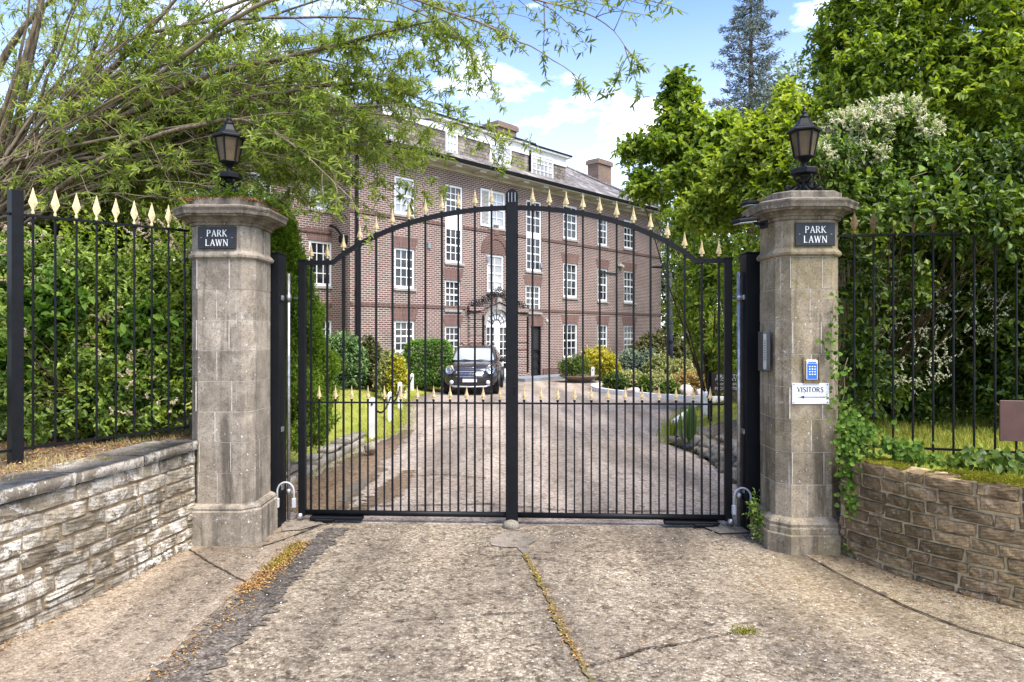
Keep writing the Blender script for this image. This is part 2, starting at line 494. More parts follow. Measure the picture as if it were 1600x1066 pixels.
M['leaf_willow'] = leafmat('willow_leaf', (.10, .15, .028), (.255, .325, .055), (.45, .50, .11), .55, .5, .25)
M['leaf_hedge'] = leafmat('privet_leaf', (.04, .08, .014), (.16, .245, .032), (.36, .44, .09), .36, .4, .35)
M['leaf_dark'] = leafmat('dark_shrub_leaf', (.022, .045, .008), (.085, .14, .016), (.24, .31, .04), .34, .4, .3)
M['leaf_thuja'] = leafmat('conifer_scale_leaf', (.09, .16, .018), (.20, .33, .03), (.34, .44, .055), .35, .6, .2)
M['leaf_tree'] = leafmat('broad_leaf', (.07, .12, .016), (.22, .305, .034), (.44, .51, .08), .5, .42, .28)
M['leaf_yellowgreen'] = leafmat('sunny_leaf', (.11, .16, .018), (.27, .35, .04), (.47, .52, .085), .48, .45, .28)
M['leaf_ivy'] = leafmat('ivy_leaf', (.025, .06, .011), (.095, .175, .024), (.24, .34, .055), .25, .3, .5)
M['leaf_ivy2'] = leafmat('matte_ivy_leaf', (.03, .07, .011), (.09, .17, .022), (.19, .29, .045), .4, .6, .12)  # mid green ivy, rougher and less glossy than leaf_ivy
M['leaf_spruce'] = leafmat('blue_spruce_needle', (.075, .10, .088), (.17, .215, .19), (.30, .36, .33), .12, .6, .2)
M['leaf_cone'] = leafmat('brown_cone', (.10, .06, .04), (.16, .10, .07), (.2, .14, .1), .1, .7, .1)
M['leaf_gold'] = leafmat('golden_leaf', (.16, .19, .02), (.46, .42, .03), (.72, .60, .05), .35)
M['leaf_silver'] = leafmat('silver_green_leaf', (.10, .14, .08), (.23, .29, .18), (.38, .45, .31), .2, .6, .2)
M['leaf_varieg'] = leafmat('variegated_leaf', (.10, .14, .03), (.34, .35, .10), (.62, .56, .26), .3)
M['leaf_box'] = leafmat('clipped_box_leaf', (.04, .09, .012), (.10, .21, .022), (.19, .33, .04), .25)
M['leaf_bluegreen'] = leafmat('blue_green_leaf', (.035, .08, .022), (.105, .19, .05), (.21, .31, .10), .2)
M['leaf_olive'] = leafmat('olive_leaf', (.05, .06, .015), (.12, .125, .035), (.22, .21, .06), .25)
M['petal_white'] = leafmat('cream_petal', (.52, .50, .30), (.70, .68, .46), (.84, .82, .68), .3, .6, .2)
M['petal_pink'] = leafmat('faded_pink_petal', (.34, .26, .16), (.50, .38, .28), (.62, .52, .42), .3, .6, .2)
M['leaf_orange'] = leafmat('orange_ground_plant', (.22, .14, .03), (.42, .30, .08), (.58, .46, .17), .25)
M['litter'] = leafmat('dead_leaf', (.13, .062, .024), (.32, .165, .055), (.50, .33, .13), .1, .8, .15)
M['dry_grass'] = leafmat('dry_grass_blade', (.20, .14, .05), (.36, .27, .12), (.50, .42, .22), .2, .8, .15)
M['grass'] = leafmat('grass_blade', (.15, .19, .025), (.29, .31, .05), (.46, .42, .11), .3, .7, .15)
M['moss'] = leafmat('moss_tuft', (.09, .095, .008), (.20, .20, .016), (.32, .30, .04), .1, .9, .1)
M['moss_brown'] = leafmat('dried_moss_tuft', (.11, .055, .025), (.22, .12, .055), (.34, .22, .11), .1, .9, .1)

M['pillar_left'] = stone('weathered_limestone', (.36, .315, .26), (.14, .12, .098), (.60, .57, .51), lich=.22, use_rnd=True, streak=.75, spots=.9)
M['pillar_right'] = stone('stained_limestone', (.315, .265, .195), (.13, .107, .078), (.56, .51, .42), lich=.2, use_rnd=True, streak=.7, green=.5, spots=.95, moss=(.19, .155, .06))
M['cap'] = stone('dark_weathered_coping', (.22, .185, .145), (.10, .082, .064), (.42, .38, .31), lich=.2, use_rnd=False, streak=.7, spots=.8)
M['wall_left'] = stone('lichen_rubble_stone', (.26, .222, .168), (.105, .086, .062), (.68, .64, .565), lich=.88, use_rnd=True, streak=.4, spots=.3)
M['coping_left'] = stone('dark_lichen_coping', (.185, .16, .13), (.085, .072, .058), (.60, .57, .51), lich=.95, use_rnd=True, streak=.2, spots=.6)
M['wall_right'] = stone('brown_rubble_stone', (.265, .19, .108), (.075, .05, .027), (.48, .42, .33), lich=.2, use_rnd=True, streak=.45, green=.3, spots=.7, moss=(.15, .12, .045))
M['rock'] = stone('rockery_stone', (.26, .235, .20), (.11, .095, .08), (.5, .47, .42), lich=.35, use_rnd=True, streak=.2)
M['rock_pale'] = stone('pale_pink_rock', (.58, .50, .45), (.42, .33, .28), (.75, .72, .68), lich=.3, use_rnd=False, streak=.0)
M['edging'] = stone('grey_edging_stone', (.34, .31, .27), (.20, .17, .14), (.55, .52, .47), lich=.3, use_rnd=True, streak=.2)

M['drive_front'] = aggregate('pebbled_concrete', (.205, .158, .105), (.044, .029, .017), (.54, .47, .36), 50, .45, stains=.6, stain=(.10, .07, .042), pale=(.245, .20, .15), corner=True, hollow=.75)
M['drive_inner'] = aggregate('inner_pebbled_drive', (.34, .27, .215), (.10, .07, .05), (.62, .55, .47), 48, .4, stains=.42, seed=4.0, stain=(.18, .12, .082), pale=(.40, .33, .275))
M['tan_concrete'] = aggregate('tan_concrete', (.27, .205, .14), (.085, .06, .037), (.50, .43, .34), 70, .35, stains=.45, seed=8.0, stain=(.145, .10, .058), pale=(.27, .22, .16), hollow=.4)
M['tan_concrete2'] = aggregate('brown_stained_concrete', (.235, .175, .10), (.085, .06, .03), (.46, .40, .30), 70, .3, stains=.5, seed=11.0, stain=(.15, .105, .045), pale=(.27, .205, .125), hollow=.3)
M['asphalt'] = aggregate('worn_asphalt', (.10, .08, .062), (.03, .024, .018), (.34, .30, .25), 60, .2, stains=.5, seed=15.0, stain=(.045, .034, .025), pale=(.115, .095, .075))
M['patch'] = aggregate('grey_mortar_patch', (.215, .18, .14), (.12, .095, .07), (.36, .32, .26), 90, .5, stains=.3, seed=18.0, pale=(.23, .195, .155))
M['dirt'] = aggregate('leafy_dirt', (.17, .112, .066), (.065, .042, .025), (.38, .28, .18), 60, .1, stains=.4, seed=21.0, stain=(.12, .075, .035))
M['soil'] = aggregate('dry_soil', (.20, .13, .075), (.07, .045, .025), (.40, .30, .18), 45, .1, stains=.4, seed=25.0)
M['crack'] = plain('dark_crack_dirt', (.055, .042, .03), .95, var=.4, sc=20, spec=.1)
M['moss_flat'] = plain('mossy_joint_dirt', (.15, .12, .05), .95, var=.5, sc=18, spec=.1, bump=.01)
def lawnmat():
    t = NT('mown_lawn')
    v = t.coord('Object')
    c = t.ramp(t.noise(v, 1.2, 6, .65, .3), [(.3, (.21, .24, .035)), (.48, (.30, .31, .055)), (.6, (.40, .36, .10)), (.75, (.46, .36, .16))])
    c = t.mix(.5, c, t.ramp(t.noise(v, 40, 4, .7), [(.3, (.13, .17, .025)), (.7, (.36, .37, .07))]))
    return t.princ(c, .95, t.bump(t.noise(v, 90, 4), .8, .02), spec=.1)
M['lawn'] = lawnmat()
def groundmat():
    t = NT('garden_ground')
    v = t.coord('Object')
    c = t.ramp(t.noise(v, .6, 6, .65, .3), [(.35, (.06, .075, .02)), (.6, (.12, .13, .03)), (.75, (.15, .11, .06))])
    return t.princ(c, .95, t.bump(t.noise(v, 30, 4), .8, .03), spec=.1)
M['ground'] = groundmat()
M['brick'] = brickmat('red_brown_brick', 'x')
M['brick_y'] = brickmat('red_brown_brick_return', 'y')
M['brick_vert'] = brickmat('gauged_brick_arch', 'x', True, (.175, .085, .068), (.10, .056, .05), (.30, .24, .20), .34, .066, .006)
M['brick_band'] = brickmat('red_brick_band', 'x', False, (.12, .055, .044), (.075, .042, .038), (.28, .21, .17), .22, .07, .008)
M['stone_sill'] = plain('grey_stone_sill', (.33, .30, .27), .8, var=.2, sc=5)
M['roof'] = tilemat('mottled_roof_tile', (.20, .17, .155), (.095, .085, .082), (.40, .38, .36), .17, .1, 'slope')
M['roof_slate'] = tilemat('grey_roof_tile', (.17, .16, .16), (.095, .09, .092), (.30, .28, .26), .2, .12, 'slope')
M['tilehang'] = tilemat('hung_wall_tile', (.24, .20, .165), (.10, .085, .075), (.34, .29, .24), .2, .13)
M['glass'] = glassmat('dark_window_glass')
M['glass_net'] = glassmat('net_curtained_glass', (.30, .30, .30), (.62, .62, .60), .9, 1.6)
M['glass_sky'] = glassmat('sky_reflection_glass', (.34, .36, .38), (.6, .6, .58), .8, 1.0)  # pale sky reflection put into the pane colour
M['chimney'] = brickmat('chimney_brick', 'x', False, (.22, .13, .09), (.13, .085, .06), (.25, .20, .16))
# car
def carpaint():
    t = NT('dark_grey_car_paint')
    v = t.coord()
    c = t.mix(t.noise(v, 300, 2), (.022, .021, .024), (.045, .042, .048))
    return t.princ(c, .32, None, .55, .5, coat=1.0)
M['car'] = carpaint()
M['car_glass'] = plain('car_glass', (.10, .12, .13), .03, spec=1.0, var=.2, sc=1.2)
M['car_screen'] = plain('windscreen_glass', (.36, .40, .42), .04, spec=1.0, var=.25, sc=1.5)
M['car_black'] = plain('black_car_plastic', (.016, .016, .017), .5, var=.2)
M['chrome'] = plain('chrome_trim', (.7, .7, .72), .12, metal=1.0, var=.05)
M['lens'] = plain('headlamp_lens', (.62, .64, .66), .1, spec=.9, var=.25, sc=14)
M['tyre'] = plain('tyre_rubber', (.014, .014, .014), .8, var=.2)
M['silver'] = plain('silver_skid_trim', (.45, .45, .46), .35, metal=.7, var=.08)
# ------------------------------------------------------------------ the setting: ground, drive, apron
def st(o): o['kind'] = 'structure'; return o
mb = MB(); mb.quad((-90, -30, -.02), (90, -30, -.02), (90, 160, -.02), (-90, 160, -.02))
st(mb.build('ground', M['ground']))

apron = [(-4.2, -3), (5.6, -3), (5.6, 3.9), (3.9, 4.75), (3.3, 5.4), (3.05, 6.3), (2.6, 7.0), (-2.55, 7.2), (-3.0, 6.4), (-3.12, 5.3), (-3.45, 3.4), (-4.2, 1.5)]
st(poly_sheet('forecourt', apron, .0, M['drive_front']))
left_edge = [(-2.9, 7.2), (-2.95, 8.4), (-2.9, 9.6), (-2.78, 11), (-2.66, 12.4), (-2.3, 13.3), (-2.35, 15), (-2.6, 16.8), (-2.98, 19), (-3.0, 21), (-2.75, 22.6), (-2.45, 24.2), (-2.6, 27)]
right_edge = [(2.75, 7.0), (3.05, 8.2), (3.0, 9.5), (3.05, 11.0), (2.78, 12.3), (3.05, 13.6), (3.6, 15.2), (4.4, 17.6), (5.6, 19.2), (12, 19.4)]
kerb_line = [(8.5, 19.1), (6.3, 19.75), (5.1, 20.3), (4.0, 21.3), (3.2, 22.5), (2.9, 23.4), (2.95, 24.6), (3.5, 25.6)]
drive = left_edge + [(-1, 29.5), (2.4, 31.5), (3.4, 29)] + [(4.2, 26.6), (3.3, 25.4), (2.8, 24.2), (3.0, 22.6), (4.0, 21.2), (5.4, 20.1), (8.5, 19.0)] + right_edge[:-1][::-1]
drive = [(x, y + .005 if y < 7.21 else y) for x, y in drive]
st(poly_sheet('driveway', drive, .0, M['drive_inner']))

# pavements either side of the forecourt
pav_l = [(-4.15, .5), (-1.75, 2.6)] + [tuple(G(*q)[:2]) for q in ((235, 1066), (300, 985), (395, 905), (452, 845), (480, 826))] + [(-2.35, 7.15), (-3.0, 6.4), (-3.12, 5.3), (-3.42, 3.4), (-4.15, 1.6)]
st(poly_sheet('pavement', pav_l, .004, M['tan_concrete']))
pav_r = [tuple(G(*q)[:2]) for q in ((1200, 838), (1255, 866), (1320, 902), (1420, 950), (1510, 985), (1600, 1012))] + [(4.6, 3.2), (5.5, 3.4), (5.5, 3.95), (3.88, 4.78), (3.28, 5.42), (3.03, 6.3), (2.75, 6.85)]
st(poly_sheet('pavement', pav_r, .004, M['tan_concrete2']))
strip_pts = [G(*q) for q in ((235, 1100), (300, 1040), (378, 965), (440, 900), (490, 858), (528, 826))]
strip_out = rough_strip(strip_pts, [.34, .30, .36, .30, .31, .26, .22], 3, 110, .15)
st(poly_sheet('gutter_path', strip_out, .008, M['asphalt']))
def seam(name, pts, w, seed, mat, z=.012, n=40, jag=.3, label=None):
    return st(poly_sheet(name, rough_strip([G(*q) for q in pts], w, seed, n, jag), z, mat))
seam('paving_joint', ((818, 868), (840, 905), (862, 948), (888, 1000), (915, 1050), (935, 1085)), [.022, .034, .03, .05, .04, .03], 5, M['moss_flat'], n=60, jag=.42)
seam('paving_crack', ((918, 1042), (960, 1033), (1010, 1015), (1052, 1010), (1100, 1000), (1148, 990)), [.006, .020, .016, .008, .008], 6, M['crack'], n=70, jag=.5)
seam('paving_joint', ((1268, 874), (1320, 903), (1420, 951), (1510, 986), (1602, 1013), (1700, 1050)), .013, 8, M['crack'], jag=.4)
seam('paving_joint', ((296, 860), (330, 882), (372, 905), (420, 930)), .016, 9, M['crack'], jag=.4)
seam('paving_crack', ((410, 855), (440, 846), (500, 822), (548, 814)), .02, 11, M['crack'], jag=.45)
seam('paving_crack', ((760, 872), (800, 868), (860, 876), (890, 880)), .014, 12, M['crack'], jag=.45)
seam('paving_crack', ((560, 990), (620, 972), (700, 966), (790, 960), (880, 958)), [.004, .012, .006, .010, .004], 14, M['crack'], n=80, jag=.5)
seam('driveway_crack', ((560, 792), (700, 790), (760, 788), (900, 800), (1060, 800)), .02, 15, M['crack'], jag=.48)
seam('driveway_crack', ((690, 672), (720, 669), (770, 668)), .05, 16, M['moss_flat'], jag=.45)
seam('driveway_crack', ((640, 745), (690, 742), (760, 748)), .02, 17, M['crack'], jag=.45)
seam('leafy_dirt_path', ((470, 800), (520, 760), (565, 722), (600, 700), (640, 672)), [.85, .95, .7, .45, .3], 20, M['dirt'], z=.004, jag=.12)
seam('leafy_dirt_path', ((545, 802), (590, 785), (615, 762), (640, 735)), [.2, .35, .3, .2], 21, M['dirt'], z=.004, jag=.2)
st(poly_sheet('cement_patch', [tuple(G(*q)[:2]) for q in ((765, 846), (778, 838), (790, 832), (812, 831), (832, 836), (838, 846), (826, 853), (828, 862), (822, 871), (813, 862), (808, 857), (785, 856), (768, 853))], .009, M['patch']))
st(poly_sheet('cement_patch', [tuple(G(*q)[:2]) for q in ((532, 772), (548, 758), (572, 748), (582, 746), (576, 758), (558, 772), (540, 786), (528, 784))], .010, M['patch']))
for q in (((440, 818), (492, 812), (505, 820), (470, 830), (440, 832)), ((1095, 824), (1150, 822), (1178, 834), (1125, 836))):
    st(poly_sheet('hinge_slab_floor', [tuple(G(*k)[:2]) for k in q], .016, M['patch']))

# lawns: gently rising terrain either side of the drive
def strip_terrain(name, edge, width, sign, hmax, rise, mat, z0=.0, ny=70, nx=26, seed=1):
    ys = np.array([e[1] for e in edge]); xs = np.array([e[0] for e in edge])
    Y = np.linspace(ys[0], ys[-1], ny)
    X0 = np.interp(Y, ys, xs)
    t = np.linspace(0, 1, nx) ** 1.7
    V = []
    for j in range(ny):
        for i in range(nx):
            x = X0[j] + sign * width * t[i]
            h = z0 + hmax * float(smooth(0, rise, width * t[i])) + .012 * math.sin(x * 3.1 + Y[j] * 1.7) * min(1, t[i] * 6)
            V.append((x, Y[j], h))
    Fc = []
    for j in range(ny - 1):
        for i in range(nx - 1):
            a = j * nx + i
            f = (a, a + nx, a + nx + 1, a + 1) if sign > 0 else (a, a + 1, a + nx + 1, a + nx)
            Fc.append(f[::-1])
    me = bpy.data.meshes.new(name); me.from_pydata(V, [], Fc); me.update()
    o = link(name, me, mat, None, True)
    return st(o), np.array(V)
lawn_l, LV = strip_terrain('lawn', left_edge[2:], 11, -1, .40, 1.6, M['lawn'], .006)
lawn_r, RV = strip_terrain('lawn', right_edge[4:9], 8, 1, .30, 1.5, M['lawn'], .006)
bank_l, BLV = strip_terrain('soil_bank', [(-2.9, 7.2), (-2.98, 8.4), (-2.93, 9.55)], 6, -1, .85, 1.1, M['soil'], .0)
bank_r, BRV = strip_terrain('soil_bank', [(3.0, 6.95), (3.12, 8.2), (3.1, 9.5), (3.15, 11.0), (2.9, 12.3)], 7, 1, .42, 1.0, M['soil'], .0)

# raised beds behind the roadside walls
bed_l = [(-3.1, 6.95), (-3.12, 6.2), (-3.3, 5.2), (-3.6, 3.4), (-4.3, 1.2), (-12, 1.2), (-12, 9), (-3.6, 8.2)]
st(poly_sheet('soil_bed_ground', bed_l, .965, M['soil']))
bed_r = [(3.1, 6.75), (3.12, 6.0), (3.4, 5.5), (3.75, 5.1), (4.3, 4.7), (6.5, 4.1), (13, 4.1), (13, 12), (4.2, 11.5), (3.4, 8.0)]
st(poly_sheet('lawn_bed_ground', bed_r, .84, M['lawn']))

# ------------------------------------------------------------------ roadside stone walls: every stone a rough bulging block
def curve_at(pts, d):
    for i in range(len(pts) - 1):
        L = (pts[i + 1] - pts[i]).length
        if d <= L or i == len(pts) - 2:
            t = (pts[i + 1] - pts[i]) / L
            return pts[i] + t * d, t
        d -= L
def resample(pts, step=.08):
    pts = [Vector((p[0], p[1], 0)) for p in pts]
    # Catmull-Rom
    out = []
    for i in range(len(pts) - 1):
        p0, p1, p2, p3 = pts[max(i - 1, 0)], pts[i], pts[i + 1], pts[min(i + 2, len(pts) - 1)]
        k = max(2, int((p2 - p1).length / step))
        for j in range(k):
            t = j / k
            out.append(.5 * ((2 * p1) + (p2 - p0) * t + (2 * p0 - 5 * p1 + 4 * p2 - p3) * t * t + (3 * p1 - p0 - 3 * p2 + p3) * t ** 3))
    out.append(pts[-1])
    return out
def rubble(mbs, path, out_sign, z0, z1, d0, d1, rng, depth, bulge, rough, seg=(8, 6)):
    """one rough stone: front, sides and top, pillowed and dented"""
    nx, nz = seg
    ph = [rng.uniform(0, 6.28) for _ in range(6)]
    sk = [rng.uniform(-.012, .012) for _ in range(4)]
    mbs.cur = rng.random()
    g = []
    for j in range(nz + 1):
        for i in range(nx + 1):
            u, w = (0, .06, *[.06 + .88 * q / (nx - 2) for q in range(1, nx - 2)], .94, 1)[i], (0, .12, *[.12 + .76 * q / (nz - 2) for q in range(1, nz - 2)], .88, 1)[j]
            dd = lerp(d0, d1, u) + (sk[0] * (1 - w) + sk[1] * w) * (1 if i in (0, nx) else .5)
            zz = lerp(z0, z1, w) + (sk[2] * (1 - u) + sk[3] * u) * .8
            edge = max(abs(2 * u - 1) ** 9, abs(2 * w - 1) ** 7)
            h = bulge * (1 - edge) + rough * (math.sin(u * 7 + ph[0]) * math.sin(w * 5 + ph[1]) + .6 * math.sin(u * 15 + ph[2] + w * 9) + rng.uniform(-.35, .35))
            p, t = curve_at(path, max(dd, 0))
            nrm = Vector((t.y, -t.x, 0)) * out_sign
            q = p + nrm * (h if edge < .99 else -.006 + rough * rng.uniform(-.5, .3))
            g.append((q.x, q.y, zz))
    back = []
    for (uu, ww) in ((0, 0), (1, 0), (1, 1), (0, 1)):
        p, t = curve_at(path, max(lerp(d0, d1, uu), 0))
        nrm = Vector((t.y, -t.x, 0)) * out_sign
        q = p - nrm * depth
        back.append((q.x, q.y, lerp(z0, z1, ww)))
    W = nx + 1
    fs = []
    for j in range(nz):
        for i in range(nx):
            a = j * W + i
            fs.append((a, a + 1, a + W + 1, a + W) if out_sign > 0 else (a, a + W, a + W + 1, a + 1))
    b = len(g)
    bot = list(range(W)); top = [nz * W + i for i in range(W)]
    lef = [j * W for j in range(nz + 1)]; rig = [j * W + nx for j in range(nz + 1)]
    fs += [tuple(top + [b + 2, b + 3]), tuple(bot[::-1] + [b, b + 1]), tuple(lef + [b + 3, b]), tuple(rig[::-1] + [b + 1, b + 2])]
    mbs.add(g + back, fs)

def stone_wall(label, base_pts, out_sign, H0, courses, wmat, mmat, seed, wid, cop_mat=None, cop=None, rag=0.0, bul=.009):
    root = empty('stone_wall', (base_pts[0][0], base_pts[0][1], 0), label, 'wall')
    path = resample(base_pts)
    tot = sum((path[i + 1] - path[i]).length for i in range(len(path) - 1))
    rng = random.Random(seed)
    ms = MB()
    z = -.03
    for k, ch in enumerate(courses):
        d = -rng.uniform(0, .2)
        while d < tot - .02:
            L = rng.uniform(*wid) * (1.25 if rng.random() < .2 else 1)
            a, b = max(d, 0), min(d + L, tot)
            if b - a > .05:
                if ch > .1 and rng.random() < rag:
                    zm = z + ch * rng.uniform(.42, .58)
                    rubble(ms, path, out_sign, z + .006, zm - .006, a + .007, b - .007, rng, .16, .014, .006, (5, 4))
                    rubble(ms, path, out_sign, zm + .006, z + ch - .006, a + .007, b - .007, rng, .16, .014, .006, (5, 4))
                else:
                    rubble(ms, path, out_sign, z + .006, z + ch - .006, a + .007, b - .007, rng, .16, bul, .0065)
            d += L
        z += ch
    ms.build('stonework', wmat, root, False, True)
    # mortar core, 2 cm behind the faces
    mm = MB()
    for i in range(len(path) - 1):
        a, b = path[i], path[i + 1]
        t = (b - a).normalized(); n = Vector((t.y, -t.x, 0)) * out_sign
        q = [a - n * .007, b - n * .007, b - n * .26, a - n * .26]
        lo = [Vector((p.x, p.y, -.05)) for p in q]; hi = [Vector((p.x, p.y, z - .012)) for p in q]
        mm.add(lo + hi, [(4, 5, 6, 7), (0, 1, 5, 4), (2, 3, 7, 6)])
    mm.build('mortar', mmat, root, False, True)
    if cop:
        mc = MB()
        d = 0.0
        while d < tot - .05:
            L = rng.uniform(.5, .95)
            rubble(mc, [p + (path[min(i + 1, len(path) - 1)] - path[max(i - 1, 0)]).normalized().cross(Vector((0, 0, 1))) * out_sign * .035 for i, p in enumerate(path)],
                   out_sign, z + .002, z + cop + rng.uniform(-.006, .008), d + .006, min(d + L, tot) - .006, rng, .42, .012, .005, (7, 4))
            d += L
        mc.build('coping', cop_mat, root, True, True)
    return root, path, z
wl_pts = [(-2.99, 6.45), (-3.06, 5.8), (-3.17, 5.0), (-3.33, 4.1), (-3.52, 3.2), (-3.85, 2.1), (-4.3, 1.0)]
wall_l, path_l, zl = stone_wall('low stone wall with white lichen patches and dark flat coping', wl_pts, -1, .9,
                               [.11, .105, .125, .10, .12, .115, .125, .13], M['wall_left'], M['mortar_pale'], 11, (.24, .58), M['coping_left'], .085, .10)
wr_pts = [(2.98, 6.2), (3.07, 5.9), (3.2, 5.6), (3.39, 5.28), (3.63, 5.0), (3.95, 4.72), (4.5, 4.38), (5.4, 4.05)]
wall_r, path_r, zr = stone_wall('low curved wall of brown rough stones topped with green moss', wr_pts, 1, .88,
                               [.085, .10, .09, .105, .10, .11, .10, .115, .105], M['wall_right'], M['mortar'], 12, (.13, .36), None, None, .08, .02)
# moss cushions on top of the right wall
def on_top(path, sign, z, n, seed, lo, hi, wmin=0, wmax=.24):
    rng = np.random.default_rng(seed)
    tot = sum((path[i + 1] - path[i]).length for i in range(len(path) - 1))
    out = []
    for d in rng.uniform(lo, min(hi, tot), n):
        p, t = curve_at(path, d)
        nrm = Vector((t.y, -t.x, 0)) * sign
        q = p - nrm * rng.uniform(wmin, wmax)
        out.append((q.x, q.y, z))
    return np.array(out)
def tufts(name, pts, parent, mat, seed, ln, wd, up=1.0, spread=.7):
    rng = np.random.default_rng(seed)
    n = len(pts)
    d = rng.normal(size=(n, 3)) * spread + np.array([0, 0, up])
    d[:, 2] = np.abs(d[:, 2])
    nr = rng.normal(size=(n, 3))
    l = ln * rng.uniform(.6, 1.3, n)
    rnd = np.clip(.5 + .3 * snoise(pts, 6, seed) + rng.normal(size=n) * .15, 0, 1)
    return leaf_mesh(name, pts, d, nr, l, wd * rng.uniform(.7, 1.2, n), rnd, mat, parent, simple=True)
mp = on_top(path_r, 1, zr + .0, 42000, 4, .2, 3.6, -.018, .30)
k = snoise(mp, 4.5, 9) > -.55
mp = mp[k]; mp[:, 2] += .022 * np.clip(snoise(mp, 9, 3) + .4, 0, 1)
tufts('moss', mp, wall_r, M['moss'], 5, .016, .006)
mc_ = on_top(path_l, -1, zl + .082, 6000, 14, .6, 3.6, .12, .36)
mc_ = mc_[snoise(mc_, 4.5, 19) > .35]
tufts('moss', mc_, wall_l, M['moss'], 15, .014, .006)

# ------------------------------------------------------------------ gate pillars
def octa(hx, hy, c, z, off=0.0):
    hx, hy = hx + off, hy + off
    c = c + off * .586
    return [(-hx + c, -hy, z), (hx - c, -hy, z), (hx, -hy + c, z), (hx, hy - c, z), (hx - c, hy, z), (-hx + c, hy, z), (-hx, hy - c, z), (-hx, -hy + c, z)]
def profile(mb, hx, hy, c, prof):
    vs = []
    for z, off in prof: vs += octa(hx, hy, c, z, off)
    mb.stack(vs, 8)
def make_pillar(loc, hx, hy, c, zb, zc, label, mat, seed, group):
    root = empty('gate_pillar', loc, label, 'gate pillar', group)
    rng = random.Random(seed)
    mb = MB(); mb.cur = .4
    b1, b2 = zb
    if b2 - b1 > .1:      # two-step base
        profile(mb, hx, hy, c, [(-.05, .085), (b1, .085), (b1 + .012, .075)])
        mb.cur = .6
        profile(mb, hx, hy, c, [(b1 + .014, .065), (b2 - .09, .065), (b2 - .075, .055), (b2 - .05, .06), (b2 - .03, .045), (b2 - .012, .02), (b2, .006)])
    else:
        profile(mb, hx, hy, c, [(-.05, .065), (b1 - .03, .065), (b1 - .015, .05), (b1, .055), (b1 + .02, .045), (b1 + .035, .02), (b2, .006)])
    mb.build('base', mat, root)
    mb = MB()
    z = b2 + .002
    top = 2.70
    n = 8
    hgt = (top - z) / n
    joints = MB()
    for i in range(n):
        mb.cur = rng.uniform(.25, .75)
        w = rng.uniform(-.0015, .0015)
        profile(mb, hx + w, hy + w, c, [(z, 0), (z + hgt - .006, 0)])
        yj = -hy - w - .001
        xs = [(hx - c) * q for q in ((-.12, ) if i % 2 == 0 else (-.98, .52))]
        for x in xs:
            joints.cbox((x + rng.uniform(-.02, .02), yj, z + hgt / 2), (rng.uniform(.005, .011), .004, hgt - .01))
        sx = -1 if loc[0] > 0 else 1
        if i % 2: joints.cbox((sx * (hx + w), rng.uniform(-.1, .1), z + hgt / 2), (.003, .005, hgt - .01))
        z += hgt
    mb.build('shaft', mat, root)
    profile(joints, hx - .002, hy - .002, c, [(b2, 0), (2.70, 0)])
    joints.build('joints', M['joint'], root)
    mb = MB(); mb.cur = .5
    profile(mb, hx, hy, c, [(2.70, .002), (2.703, .018), (2.715, .030), (2.735, .032), (2.75, .022), (2.765, .008), (2.78, .0), (zc - .18, .0)])
    mb.build('neck', mat, root)
    mb = MB(); mb.cur = .3
    z0 = zc - .18
    profile(mb, hx, hy, c, [(z0, .001), (z0 + .004, .022), (z0 + .030, .024), (z0 + .033, .040), (z0 + .05, .052), (z0 + .068, .080), (z0 + .074, .10), (z0 + .078, .125), (z0 + .094, .127), (z0 + .097, .146), (z0 + .125, .150), (z0 + .150, .163), (z0 + .163, .164), (z0 + .170, .152), (z0 + .20, .035)])
    profile(mb, hx, hy, c, [(z0 + .19, .03), (z0 + .252, .03), (z0 + .262, .02)])
    mb.build('cap', M['cap'], root)
    return root
PL = Vector((-2.765, 6.75, 0)); PR = Vector((2.73, 6.52, 0))
pil_l = make_pillar(PL, .305, .30, .10, (.345, .385), 3.19, 'grey stone gate pillar with lichen stains, fern and moss on its cap', M['pillar_left'], 21, 'stone gate pillars')
pil_r = make_pillar(PR, .29, .30, .105, (.165, .315), 3.21, 'brown stained stone gate pillar carrying the keypad and visitors plate', M['pillar_right'], 22, 'stone gate pillars')

